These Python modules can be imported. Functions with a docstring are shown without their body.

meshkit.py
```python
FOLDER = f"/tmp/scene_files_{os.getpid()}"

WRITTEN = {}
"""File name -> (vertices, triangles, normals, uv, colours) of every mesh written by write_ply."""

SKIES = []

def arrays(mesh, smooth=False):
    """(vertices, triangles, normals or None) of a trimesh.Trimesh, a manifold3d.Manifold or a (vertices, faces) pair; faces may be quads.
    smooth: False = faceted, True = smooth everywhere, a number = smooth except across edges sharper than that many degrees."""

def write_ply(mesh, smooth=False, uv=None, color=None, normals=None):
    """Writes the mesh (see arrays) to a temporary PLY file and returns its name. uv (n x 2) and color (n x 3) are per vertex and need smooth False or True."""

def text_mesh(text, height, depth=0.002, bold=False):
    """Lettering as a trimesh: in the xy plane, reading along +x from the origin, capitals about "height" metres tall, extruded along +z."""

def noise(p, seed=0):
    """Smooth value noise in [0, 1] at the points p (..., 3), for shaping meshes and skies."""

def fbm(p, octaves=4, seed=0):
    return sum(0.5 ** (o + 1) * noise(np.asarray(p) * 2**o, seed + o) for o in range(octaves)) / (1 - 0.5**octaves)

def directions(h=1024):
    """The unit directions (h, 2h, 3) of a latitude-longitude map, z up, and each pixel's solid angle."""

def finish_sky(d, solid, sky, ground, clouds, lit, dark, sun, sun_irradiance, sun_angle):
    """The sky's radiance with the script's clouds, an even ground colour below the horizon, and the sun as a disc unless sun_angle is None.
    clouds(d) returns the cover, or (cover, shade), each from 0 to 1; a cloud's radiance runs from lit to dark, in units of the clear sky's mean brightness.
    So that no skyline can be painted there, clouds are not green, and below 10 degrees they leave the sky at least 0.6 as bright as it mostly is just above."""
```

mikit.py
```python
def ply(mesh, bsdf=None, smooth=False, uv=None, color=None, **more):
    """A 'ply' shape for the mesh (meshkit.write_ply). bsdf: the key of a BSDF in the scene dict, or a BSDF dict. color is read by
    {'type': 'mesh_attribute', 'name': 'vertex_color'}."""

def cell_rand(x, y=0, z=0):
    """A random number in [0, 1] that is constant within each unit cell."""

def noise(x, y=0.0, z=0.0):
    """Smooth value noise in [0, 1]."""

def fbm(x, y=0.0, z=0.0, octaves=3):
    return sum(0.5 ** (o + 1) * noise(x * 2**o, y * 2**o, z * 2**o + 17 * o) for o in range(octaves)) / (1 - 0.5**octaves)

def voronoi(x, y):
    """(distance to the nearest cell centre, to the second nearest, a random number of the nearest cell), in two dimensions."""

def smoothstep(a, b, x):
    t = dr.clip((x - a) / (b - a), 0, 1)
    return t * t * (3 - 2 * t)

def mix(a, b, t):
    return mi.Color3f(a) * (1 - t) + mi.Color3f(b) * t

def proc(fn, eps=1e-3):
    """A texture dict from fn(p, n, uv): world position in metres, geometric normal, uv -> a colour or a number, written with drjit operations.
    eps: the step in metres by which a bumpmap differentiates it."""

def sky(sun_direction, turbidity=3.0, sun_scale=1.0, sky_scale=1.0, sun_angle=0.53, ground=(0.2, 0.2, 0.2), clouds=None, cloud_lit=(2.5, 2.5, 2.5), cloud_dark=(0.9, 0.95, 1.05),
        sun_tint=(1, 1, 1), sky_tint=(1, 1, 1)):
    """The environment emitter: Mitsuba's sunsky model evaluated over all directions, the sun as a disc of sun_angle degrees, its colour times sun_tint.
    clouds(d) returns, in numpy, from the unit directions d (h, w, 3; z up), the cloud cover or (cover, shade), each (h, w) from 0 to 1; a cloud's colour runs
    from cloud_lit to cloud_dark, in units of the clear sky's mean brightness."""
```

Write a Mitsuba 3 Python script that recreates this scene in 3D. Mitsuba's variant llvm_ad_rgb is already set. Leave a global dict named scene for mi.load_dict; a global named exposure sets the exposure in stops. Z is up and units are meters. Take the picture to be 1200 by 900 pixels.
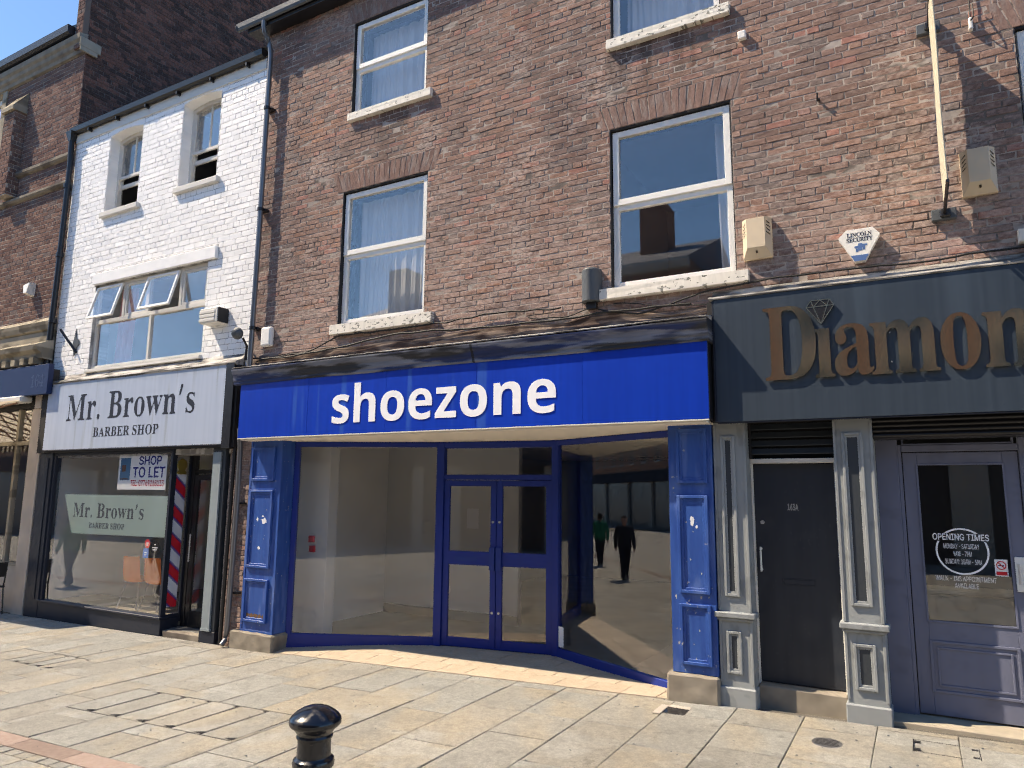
import math, numpy as np, trimesh, manifold3d, shapely
from shapely.geometry import Polygon, box as sbox
from shapely.ops import unary_union
from shapely import affinity
import drjit as dr
import mitsuba as mi, mikit, meshkit
from mikit import proc, noise, fbm, cell_rand, smoothstep, mix, ply
T = mi.ScalarTransform4f
rng = np.random.default_rng(7)
scene, labels = {}, {}

# ------------------------------------------------------------------ camera, sky, exposure
CAM = np.array([0.0, -6.754, 1.8])
YAW, PIT, ROL = math.radians(-29.456), math.radians(8.641), math.radians(0.5565)
FWD = np.array([math.sin(YAW)*math.cos(PIT), math.cos(YAW)*math.cos(PIT), math.sin(PIT)])
RGT0 = np.array([math.cos(YAW), -math.sin(YAW), 0.0]); UP0 = np.cross(RGT0, FWD)
UPV = -math.sin(ROL)*RGT0 + math.cos(ROL)*UP0
scene['camera'] = {'type': 'perspective', 'fov': 71.347, 'fov_axis': 'x', 'near_clip': 0.05, 'far_clip': 600.0,
                   'to_world': T().look_at(origin=CAM.tolist(), target=(CAM+FWD).tolist(), up=UPV.tolist())}
SUN = (-0.714, -0.31, 1.0)
scene['sky'] = mikit.sky(SUN, turbidity=2.4, ground=(0.22, 0.21, 0.19), sky_tint=(.88, .97, 1.05))
exposure = 2.68

# ------------------------------------------------------------------ naming
counts = {}
def uniq(base):
    n = counts.get(base, 0); counts[base] = n+1
    return base if n == 0 else f'{base}_{n:03d}'
def thing(name, label, cat, group=None):
    k = uniq(name); labels[k] = {'label': label, 'category': cat}
    if group: labels[k]['group'] = group
    return k
def hold(parent, name, label=None):
    k = uniq(f'{parent}__{name}')
    if label: labels[k] = {'label': label}
    return k
def part(parent, name, mesh, bsdf, label=None, smooth=False, uv=None, **kw):
    k = hold(parent, name, label); scene[k] = ply(mesh, bsdf, smooth, uv=uv, **kw); return k
def obj(name, mesh, bsdf, label, cat, group=None, smooth=False, **kw):
    k = thing(name, label, cat, group); scene[k] = ply(mesh, bsdf, smooth, **kw); return k
def struct(name, mesh, bsdf, label=None, **kw):
    k = uniq(name); scene[k] = ply(mesh, bsdf, **kw); labels[k] = {'kind': 'structure'}
    if label: labels[k]['label'] = label
    return k
def stuff(parent, name, mesh, bsdf, label, **kw):
    k = part(parent, name, mesh, bsdf, label, **kw); labels[k]['kind'] = 'stuff'; return k

# ------------------------------------------------------------------ meshes
CB = None
def box(x0, x1, y0, y1, z0, z1, c=0.003):
    """a box with chamfered edges"""
    global CB
    x0, x1 = min(x0, x1), max(x0, x1); y0, y1 = min(y0, y1), max(y0, y1); z0, z1 = min(z0, z1), max(z0, z1)
    c = min(c, 0.3*min(x1-x0, y1-y0, z1-z0))
    if CB is None:
        u = np.array([[sx*(1-.2*(a != 0)), sy*(1-.2*(a != 1)), sz*(1-.2*(a != 2))] for a in range(3) for sx in (-1, 1) for sy in (-1, 1) for sz in (-1, 1)], float)
        h = trimesh.Trimesh(u, trimesh.convex.convex_hull(u).faces, process=False) if False else trimesh.convex.convex_hull(u)
        idx = [int(np.argmin(np.abs(u-v).sum(1))) for v in h.vertices]
        CB = (u, np.array(idx)[h.faces])
    ctr = np.array([(x0+x1)/2, (y0+y1)/2, (z0+z1)/2]); half = np.array([(x1-x0)/2, (y1-y0)/2, (z1-z0)/2])
    v = np.empty((24, 3)); i = 0
    for a in range(3):
        for sx in (-1, 1):
            for sy in (-1, 1):
                for sz in (-1, 1):
                    s = np.array([sx, sy, sz]); q = half-c; q[a] = half[a]; v[i] = ctr+s*q; i += 1
    return trimesh.Trimesh(v, CB[1].copy(), process=False)
def cat(*ms): return trimesh.util.concatenate([m for m in ms if m is not None])
def xz(poly, y0, y1):
    """a shape drawn in x, z made solid from y0 (street side) to y1"""
    ms = []
    for g in getattr(poly, 'geoms', [poly]):
        if g.area < 1e-9: continue
        m = trimesh.creation.extrude_polygon(g, y1-y0, engine='earcut'); v = m.vertices
        ms.append(trimesh.Trimesh(np.c_[v[:, 0], y1-v[:, 2], v[:, 1]], m.faces, process=False))
    return cat(*ms)
def prof_x(pts, x0, x1):
    """a profile drawn in y, z run along x"""
    m = trimesh.creation.extrude_polygon(Polygon(pts), x1-x0, engine='earcut'); v = m.vertices
    return trimesh.Trimesh(np.c_[x0+v[:, 2], v[:, 0], v[:, 1]], m.faces, process=False)
def ring(x0, x1, z0, z1, t, y0, y1, tb=None):
    tb = t if tb is None else tb
    return cat(box(x0, x0+t, y0, y1, z0, z1), box(x1-t, x1, y0, y1, z0, z1), box(x0+t, x1-t, y0+.001, y1-.001, z1-t, z1-.0005), box(x0+t, x1-t, y0+.001, y1-.001, z0+.0005, z0+tb))
def sheet(x0, x1, z0, z1, y):
    return trimesh.Trimesh([[x0, y, z0], [x1, y, z0], [x1, y, z1], [x0, y, z1]], [[0, 1, 2], [0, 2, 3]], process=False)
def quad(a, b, c, d): return trimesh.Trimesh(np.array([a, b, c, d], float), [[0, 1, 2], [0, 2, 3]], process=False)
def tube(pts, r, n=8):
    p = np.asarray(pts, float); t = np.gradient(p, axis=0); t /= np.linalg.norm(t, axis=1, keepdims=True)+1e-12
    a = np.cross(t, np.where(np.abs(t[:, 2:]) < .9, [0, 0, 1.], [1., 0, 0])); a /= np.linalg.norm(a, axis=1, keepdims=True); b = np.cross(t, a)
    g = np.arange(n)*2*np.pi/n; rr = np.broadcast_to(r, (len(p),))[:, None, None]
    v = (p[:, None]+rr*(np.cos(g)[None, :, None]*a[:, None]+np.sin(g)[None, :, None]*b[:, None])).reshape(-1, 3)
    i, j = np.meshgrid(np.arange(len(p)-1), np.arange(n), indexing='ij')
    q = np.stack([i*n+j, i*n+(j+1) % n, (i+1)*n+(j+1) % n, (i+1)*n+j], -1).reshape(-1, 4)
    f = [*q[:, [0, 1, 2]], *q[:, [0, 2, 3]]]; k = len(v); v = np.vstack([v, p[:1], p[-1:]]); m = (len(p)-1)*n
    f += [[k, (j+1) % n, j] for j in range(n)]+[[k+1, m+j, m+(j+1) % n] for j in range(n)]
    return trimesh.Trimesh(v, np.array(f), process=False)
def curve(pts, n=40):
    """a smooth line through points"""
    from scipy.interpolate import PchipInterpolator
    p = np.asarray(pts, float); s = np.r_[0, np.cumsum(np.linalg.norm(np.diff(p, axis=0), axis=1))]
    return PchipInterpolator(s, p)(np.linspace(0, s[-1], n))
def cyl(a, b, r, n=16):
    a, b = np.asarray(a, float), np.asarray(b, float)
    return tube([a, (a+b)/2, b], r, n)
def lathe(prof, at, n=32):
    m = trimesh.creation.revolve(np.array(prof, float), sections=n); m.apply_translation(at); return m
def hull(pts): return trimesh.convex.convex_hull(np.asarray(pts, float))
def rbox(x0, x1, y0, y1, z0, z1, r, n=6):
    """rounded box"""
    s = trimesh.creation.icosphere(2, r).vertices
    return hull(np.vstack([s+[x, y, z] for x in (x0+r, x1-r) for y in (y0+r, y1-r) for z in (z0+r, z1-r)]))
def turned(m, ax, ang, at): m.apply_transform(trimesh.transformations.rotation_matrix(ang, ax, at)); return m

GLYPHS = {}
for line in """ss=149|14,43 16,43 18,41 24,40 26,38 35,36 36,35 47,33 48,32 52,32 53,31 58,31 59,30 79,30 80,31 84,31 88,33 92,37 94,43 92,51 87,56 68,66 65,66 60,69 58,69 36,80 35,82 30,84 19,96 16,102 15,109 14,110 14,131 19,144 27,153 41,161 49,163 50,164 59,165 60,166 69,166 70,167 87,167 88,166 104,165 105,164 113,163 123,159 128,158 136,154 134,150 134,148 132,146 132,143 129,139 129,136 126,132 126,129 124,127 123,122 118,123 116,125 113,125 111,127 99,130 98,131 95,131 90,133 84,133 83,134 67,133 62,131 58,125 58,119 64,112 78,105 81,105 85,102 88,102 92,99 95,99 99,96 102,96 112,91 113,89 120,86 122,83 124,83 129,78 129,76 133,72 136,65 137,55 138,54 137,36 136,35 135,29 131,21 122,11 108,3 106,3 99,0 96,0 95,-1 82,-2 81,-3 53,-3 52,-2 43,-2 42,-1 37,-1 36,0 32,0 28,2 25,2 24,3 19,4 17,6 14,6
sh=197|23,228 68,228 68,162 67,161 66,143 69,143 72,149 79,156 81,156 85,160 98,165 108,166 109,167 123,167 124,166 131,166 132,165 142,163 155,156 157,153 159,153 165,146 170,137 170,135 172,131 173,123 174,122 174,112 175,111 175,0 130,0 130,103 129,104 128,113 124,122 118,128 109,131 97,131 96,130 93,130 92,129 86,128 77,120 72,109 70,97 69,96 69,88 68,87 68,0 23,0
so=186|14,66 14,99 15,100 15,105 16,106 17,114 18,115 20,123 25,133 29,137 29,139 34,143 34,145 37,148 39,148 42,152 44,152 46,155 63,163 75,165 76,166 84,166 85,167 101,167 102,166 114,165 115,164 118,164 122,162 127,161 135,157 142,151 144,151 155,140 157,135 160,133 166,121 166,119 169,112 170,104 171,103 171,97 172,96 172,68 171,67 171,61 170,60 170,56 169,55 169,52 168,51 166,42 158,27 145,13 143,13 141,10 137,9 136,7 119,0 111,-1 110,-2 104,-2 103,-3 83,-3 82,-2 75,-2 74,-1 71,-1 70,0 61,2 47,9 35,19 35,21 30,25 30,27 24,34 17,51 16,59 15,60 15,65/60,72 60,65 61,64 61,60 64,53 64,50 68,43 75,37 83,34 87,34 88,33 98,33 99,34 107,35 111,37 113,40 115,40 116,43 119,45 125,61 126,78 127,79 125,103 124,104 123,111 119,119 109,128 103,129 102,130 98,130 97,131 83,130 72,125 66,118 61,104 60,92 59,91 59,73
se=177|14,65 14,98 15,99 15,105 17,110 17,114 18,115 19,120 21,122 21,125 25,133 29,137 29,139 33,142 33,144 43,153 57,161 65,163 66,164 69,164 70,165 82,166 83,167 99,167 100,166 107,166 108,165 120,163 122,161 125,161 133,157 134,155 139,153 143,148 145,148 145,146 151,141 151,139 155,135 158,129 158,126 161,121 161,118 163,113 163,108 164,107 164,71 60,71 59,70 60,59 66,45 74,37 85,32 95,31 96,30 117,31 118,32 123,32 124,33 128,33 132,35 135,35 155,43 155,8 152,8 148,5 145,5 140,2 137,2 136,1 129,0 128,-1 123,-1 122,-2 113,-2 112,-3 86,-3 85,-2 79,-2 78,-1 69,0 68,1 60,3 57,5 55,5 51,7 50,9 46,10 45,12 43,12 40,16 38,16 28,27 19,44 17,53 16,54 16,57 15,58 15,64/61,107 60,106 61,101 121,101 122,102 121,112 116,124 113,126 113,128 111,128 109,131 97,135 86,135 85,134 81,134 79,132 76,132 75,130 73,130 66,123 61,110
sz=146|8,0 8,27 16,36 18,41 27,51 29,56 32,58 32,60 41,70 43,75 46,77 46,79 55,89 57,94 66,104 68,109 71,111 71,113 74,115 74,117 77,119 77,121 80,123 83,129 82,130 13,130 13,164 135,164 135,134 126,124 124,119 115,109 113,104 104,94 102,89 99,87 99,85 90,75 88,70 79,60 77,55 68,45 68,43 63,38 62,35 63,34 137,34 137,0
sn=197|23,163 24,164 58,164 64,143 66,143 76,155 78,155 82,159 94,164 97,164 102,166 109,166 110,167 131,166 132,165 136,165 140,163 145,162 154,157 163,149 163,147 166,145 169,139 171,131 172,131 173,123 174,122 174,112 175,111 175,0 130,0 130,103 129,104 129,109 128,110 127,116 123,124 118,128 109,131 97,131 96,130 92,130 84,127 82,124 79,123 79,121 76,119 71,106 70,97 69,96 69,88 68,87 68,0 23,0
bM=283|6,0 6,8 17,9 24,11 29,15 33,25 34,33 34,173 33,181 31,188 27,192 17,195 7,196 7,203 83,203 96,170 99,166 101,158 110,140 112,132 118,121 120,113 129,95 131,87 134,83 140,66 141,66 145,70 147,78 156,96 158,104 164,115 166,123 175,141 177,149 186,167 200,203 276,203 276,196 264,194 255,189 252,183 250,174 250,31 251,23 253,16 259,10 268,8 275,8 275,0 177,0 177,8 192,10 200,16 203,28 202,174 199,170 197,162 194,158 192,150 189,146 187,138 176,115 174,107 171,103 169,95 166,91 164,83 161,79 159,71 156,67 154,59 151,55 149,47 146,43 129,0 120,0 109,29 100,47 98,55 89,73 87,81 78,99 76,107 67,125 65,133 56,151 54,159 49,170 47,170 47,29 48,23 51,15 54,12 66,8 75,8 76,0
br=128|8,0 8,7 18,9 22,13 23,17 23,122 21,128 18,130 9,131 9,138 10,139 65,139 66,115 71,123 82,134 92,140 98,142 112,142 120,139 126,133 129,126 129,112 126,106 122,102 114,99 103,100 95,107 90,115 82,116 77,114 71,107 67,95 67,18 68,14 72,10 88,7 88,0
bB=198|7,0 7,8 14,8 26,12 29,15 33,27 33,176 29,189 26,192 18,195 7,196 7,203 119,203 133,201 150,196 166,186 171,180 176,169 177,150 175,141 168,129 160,122 149,116 134,112 132,110 133,109 137,109 153,104 165,98 177,88 183,79 187,65 187,51 184,38 175,23 166,15 154,8 143,4 128,1 120,1 119,0/81,26 82,21 85,14 93,11 107,11 121,16 130,27 134,44 133,75 126,91 122,95 113,100 99,103 81,103/81,114 97,113 112,117 121,125 124,131 127,144 126,171 121,184 115,190 111,192 101,194 93,194 84,191 83,189 81,179
bo=150|8,65 9,83 11,93 14,102 21,115 38,132 52,139 65,142 85,142 95,140 107,135 116,129 131,112 136,102 141,84 141,73 142,72 141,54 137,38 131,26 123,15 114,7 104,1 87,-4 58,-3 49,0 34,9 21,23 14,36 10,49/53,51 54,29 56,20 59,13 64,8 72,5 78,5 87,8 94,18 97,32 98,91 94,118 89,128 84,132 70,133 66,132 60,127 56,119 53,101 53,86 52,85 52,52
bw=194|-5,131 -4,139 61,139 62,131 58,131 52,128 51,120 71,64 73,59 75,59 76,59 80,72 94,104 88,125 84,130 75,132 75,139 144,139 144,131 136,130 132,126 132,120 144,84 144,81 150,65 173,121 173,125 169,130 159,132 159,139 199,139 199,132 192,130 189,127 184,117 138,-1 135,-5 129,-5 128,-3 125,9 118,28 118,31 111,50 111,53 104,72 104,75 101,85 100,85 97,83 64,-2 62,-5 55,-5 7,121 5,125 0,130
bn=170|8,7 18,9 23,17 23,121 19,129 8,132 9,139 66,139 67,121 77,132 83,136 100,142 122,141 131,137 138,131 143,123 146,114 148,98 148,17 149,13 153,9 162,7 162,0 90,0 90,7 94,7 100,9 104,15 105,20 105,105 102,117 95,121 86,121 78,118 66,105 66,19 68,12 71,9 80,7 80,0 8,0
bs=129|16,47 24,47 26,37 34,22 43,13 52,8 70,7 78,10 84,16 86,23 85,32 77,43 39,62 24,75 17,90 17,108 20,118 24,125 34,135 44,140 52,142 72,142 96,136 102,140 103,143 108,143 109,142 109,99 102,99 98,111 93,119 86,126 76,131 61,132 56,131 49,125 47,120 48,108 55,100 95,80 102,73 104,73 109,67 114,55 115,35 111,20 106,12 95,2 79,-4 58,-4 35,4 27,3 24,0 23,-4 16,-4
bA=195|-4,8 0,8 8,11 15,18 22,32 91,207 100,208 127,146 132,131 135,127 135,124 138,120 143,105 146,101 148,93 154,82 156,74 165,56 173,34 183,15 191,9 198,8 198,0 102,0 102,8 119,10 125,14 127,20 123,35 112,59 46,59 38,37 35,32 33,20 35,14 43,9 57,8 57,0 -4,0/77,139 52,72 107,73 102,88 99,92 80,141
bE=197|6,0 7,8 17,8 26,11 30,15 32,20 34,32 34,168 33,169 33,178 30,188 26,192 18,195 7,196 7,203 178,203 178,143 171,143 170,152 164,169 155,180 145,186 119,192 92,192 87,191 83,187 82,183 82,110 100,111 112,116 118,122 124,133 127,144 128,153 136,154 136,53 128,53 127,66 123,80 119,87 114,92 107,96 99,98 82,99 82,22 86,15 98,12 122,13 141,17 152,22 167,34 180,54 183,64 192,64 180,0
bR=211|7,0 7,8 14,8 26,12 30,16 33,26 33,178 28,190 20,194 7,196 7,203 119,203 147,198 158,194 170,187 180,176 185,164 186,159 185,136 180,124 170,113 152,103 143,101 142,98 194,20 203,10 209,8 214,8 215,0 151,0 89,95 81,94 81,31 82,24 86,14 90,11 101,8 108,8 108,0/81,106 83,104 93,104 114,108 122,112 131,123 135,137 135,147 136,148 134,167 129,180 122,187 117,190 98,193 87,191 83,187 81,177
bS=174|19,70 20,71 28,70 35,45 41,33 53,19 62,12 78,7 97,7 109,11 119,20 124,32 124,47 119,58 106,69 54,95 35,111 25,128 23,136 22,155 23,162 26,173 35,188 46,198 57,204 72,208 93,208 118,203 129,199 137,199 142,203 143,208 152,208 152,143 151,142 144,142 139,159 128,177 117,188 99,197 85,199 77,198 66,194 57,185 53,171 55,159 58,153 65,146 74,140 109,123 112,123 134,111 153,92 158,81 160,72 160,47 157,36 147,19 133,7 121,1 107,-3 71,-4 58,-1 56,1 42,5 34,5 30,3 27,-5 19,-5
bH=234|7,0 7,8 14,8 26,12 30,16 33,26 33,178 28,190 20,194 7,196 7,203 108,203 108,196 90,193 83,185 81,174 82,112 153,112 153,174 152,182 150,188 146,192 136,195 126,196 126,203 227,203 227,196 218,195 208,192 204,188 201,178 201,27 205,15 213,10 220,8 226,8 227,0 126,0 126,8 133,8 142,10 149,15 151,20 153,31 153,97 151,99 83,99 81,98 81,31 82,24 86,14 90,11 101,8 108,8 108,0
bO=235|12,95 13,119 16,133 22,149 34,169 45,181 66,196 82,203 105,208 131,208 151,204 168,197 186,185 202,168 215,145 220,129 223,106 221,79 215,59 208,45 198,31 182,16 157,2 140,-3 125,-5 99,-4 77,2 61,10 51,17 45,24 43,24 32,37 21,56 15,74/66,123 65,122 65,83 67,66 73,42 81,26 93,13 109,6 116,5 127,6 135,8 144,13 152,21 160,35 166,56 169,78 169,124 167,139 162,160 151,181 139,192 131,196 122,198 105,197 91,191 82,182 73,165 67,140
bP=187|7,0 7,8 14,8 26,12 30,16 33,26 33,178 28,190 20,194 7,196 7,203 120,203 141,200 150,197 164,189 173,180 177,174 181,164 183,153 183,143 181,132 173,116 159,103 140,95 123,92 81,91 81,31 82,24 86,14 90,11 101,8 108,8 108,0/81,104 101,103 110,105 118,109 123,114 127,122 130,134 129,167 123,182 117,188 110,191 98,193 89,192 82,185 81,181
bD=221|7,203 118,203 126,202 141,199 158,193 172,185 180,177 182,177 193,164 201,149 206,134 209,115 209,87 206,68 201,52 190,33 177,20 168,14 155,8 133,2 117,1 116,0 9,0 9,8 15,8 26,11 30,15 33,26 33,175 29,189 26,192 18,195 7,196/81,28 82,21 85,14 93,11 108,11 117,13 127,17 134,22 143,33 150,49 154,65 156,79 156,95 157,96 156,125 153,144 148,160 140,175 130,185 121,190 110,193 89,192 84,189 82,183 81,177
bi=89|8,7 18,9 22,13 23,17 23,122 20,129 9,131 9,138 10,139 66,139 66,21 67,15 71,9 80,7 80,0 8,0|23,191 27,199 34,205 40,207 50,207 59,203 65,196 67,191 67,177 64,171 58,165 51,162 39,162 32,165 26,171 23,177
ba=154|9,22 9,34 12,44 19,54 25,59 36,66 49,72 89,86 89,112 87,121 81,129 71,132 59,132 48,128 47,121 54,110 55,99 53,94 47,88 39,85 30,85 21,89 15,99 15,112 17,118 26,129 40,137 49,140 60,142 87,142 108,137 114,134 121,128 127,118 131,101 131,19 135,15 144,18 147,13 138,3 123,-4 105,-4 99,-2 94,2 90,10 90,15 89,15 84,10 75,4 64,-1 50,-4 37,-4 28,-2 22,1 14,9/53,30 54,26 57,19 65,15 74,16 80,19 87,25 89,29 89,75 76,72 61,62 55,52 53,44
bd=165|9,53 9,80 12,96 21,117 33,131 42,137 52,141 73,142 87,137 94,132 98,126 100,126 100,180 99,186 96,192 93,194 85,196 79,196 79,203 143,203 143,23 146,16 158,12 158,5 132,3 100,-4 100,15 99,16 96,11 88,3 79,-2 72,-4 49,-3 36,3 22,17 14,32/53,48 54,40 57,27 63,17 70,13 81,13 88,16 95,23 98,28 100,35 100,107 97,116 91,122 87,124 72,125 68,124 61,118 57,110 53,89
bm=248|8,7 18,9 23,17 23,121 19,129 8,132 9,139 65,139 66,120 81,135 98,142 115,142 128,138 139,128 142,119 143,119 156,132 168,139 178,142 195,142 203,140 210,136 219,126 223,116 225,104 225,19 227,12 230,9 239,7 239,0 169,0 169,7 178,9 183,19 183,105 180,117 173,121 164,121 156,118 145,106 145,19 147,12 150,9 159,7 159,0 89,0 89,7 98,9 102,13 103,17 103,108 101,116 97,120 93,121 85,121 78,119 68,110 65,104 65,23 66,16 68,11 73,8 79,7 79,0 8,0
bL=191|7,0 7,8 14,8 26,12 30,16 33,26 33,178 31,186 26,192 17,195 7,196 7,203 112,203 112,196 103,196 92,194 85,189 82,181 81,174 81,31 83,20 88,14 99,12 122,13 143,18 155,25 167,37 179,58 182,68 191,69 180,1 179,0
bN=221|8,0 8,8 21,9 30,14 34,28 34,173 16,194 8,196 8,203 71,203 71,201 76,197 98,168 112,153 120,141 143,115 147,108 161,93 165,86 174,77 175,172 174,180 172,187 167,192 157,195 148,196 148,203 214,203 214,196 204,195 197,193 191,187 189,180 189,172 188,171 188,-5 180,-5 176,-1 163,17 153,27 140,45 130,55 117,73 112,77 94,101 89,105 71,129 49,154 48,25 52,14 56,11 67,8 74,8 74,0
bC=209|12,87 13,124 21,150 31,167 40,176 40,178 50,187 62,195 87,205 106,208 123,208 144,204 173,194 179,195 184,199 187,208 195,208 195,138 187,138 183,150 173,167 165,175 165,177 155,186 141,194 134,196 125,198 112,198 94,192 81,180 73,164 66,136 65,115 64,114 64,90 65,89 66,70 72,46 83,27 92,19 105,13 113,11 135,11 153,16 163,21 177,31 192,47 200,39 194,31 179,16 169,9 146,-1 123,-5 97,-4 74,2 51,15 33,33 24,47 19,58
bI=116|6,0 6,8 20,10 26,13 31,18 34,32 34,175 33,182 30,190 26,193 18,195 6,196 6,203 109,203 109,196 98,195 88,192 85,189 82,181 82,25 84,18 90,12 100,9 110,8 110,0
bU=220|7,203 107,203 107,196 93,194 86,191 84,189 81,180 81,50 85,33 90,23 99,15 115,10 137,11 155,18 165,28 168,33 174,52 175,59 175,177 172,187 168,191 156,195 147,196 147,203 212,203 212,196 197,192 192,187 189,178 188,59 186,47 181,31 175,20 166,10 159,5 143,-2 129,-5 103,-6 102,-5 85,-4 70,0 57,7 48,15 43,22 37,35 33,54 33,173 32,180 29,188 26,191 16,195 7,196
bT=189|5,203 183,203 183,142 176,142 171,164 165,175 156,184 147,189 137,192 132,193 118,192 118,26 121,16 126,11 137,8 146,8 146,0 41,0 41,8 50,8 62,12 66,16 69,25 70,33 70,192 56,193 51,192 34,185 23,174 18,165 14,151 13,142 5,142
bY=190|-6,196 -6,203 92,203 92,196 79,195 73,193 70,189 70,182 102,117 104,116 111,102 151,166 155,176 156,183 155,188 150,193 143,195 132,196 132,203 196,203 196,195 192,195 185,192 175,182 120,91 120,26 121,22 123,16 127,12 135,9 146,8 146,0 45,0 45,8 52,8 61,10 66,13 69,18 72,32 72,79 16,182 7,192
b1=168|13,169 13,177 22,179 44,189 79,215 113,215 113,33 114,27 116,21 120,17 124,16 153,16 153,0 29,0 29,16 58,16 65,19 68,26 69,32 69,183 67,184 63,180 63,178 51,167 51,165 49,165 41,157 36,155 22,156 16,162
b6=168|14,120 17,140 25,166 36,186 51,202 68,212 88,217 120,216 130,213 140,208 150,196 152,190 152,179 150,174 144,167 133,162 116,161 116,170 113,186 109,194 102,199 86,198 79,194 73,188 66,176 62,164 57,139 56,122 58,121 63,125 77,130 109,131 124,127 130,124 136,120 146,110 151,102 156,87 157,57 153,39 148,28 142,19 129,7 110,-1 98,-3 72,-2 59,2 45,10 33,22 29,28 19,51 14,78/57,79 57,69 61,48 64,38 71,26 76,21 85,17 93,17 99,19 106,26 110,35 113,48 113,58 114,59 113,83 110,95 107,102 99,110 91,113 81,113 73,111 65,107 56,100 56,80
b4=168|4,56 4,75 5,77 18,96 28,115 32,119 45,143 49,147 59,166 63,170 73,189 77,193 87,212 89,214 131,214 131,77 162,76 162,56 131,56 131,31 133,24 138,19 149,16 159,16 159,0 54,0 54,16 69,16 81,20 84,23 87,32 87,56/26,77 27,76 87,76 87,158 88,159 89,182 87,182 69,147 65,143
b.=80|22,24 24,29 31,35 46,36 51,34 57,28 59,21 59,12 56,3 52,-1 46,-4 35,-4 28,-1 22,8
b'=80|13,-34 21,-2 27,35 56,35 57,27 55,23 55,20 46,-6 32,-39 13,-39""".strip().split('\n'):
    key, body = line.split('=', 1); adv, *ps = body.split('|')
    pol = [[[tuple(map(float, q.split(','))) for q in r.split()] for r in p.split('/')] for p in ps]
    GLYPHS[key] = (float(adv), unary_union([Polygon(p[0], p[1:]) for p in pol]))
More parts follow.
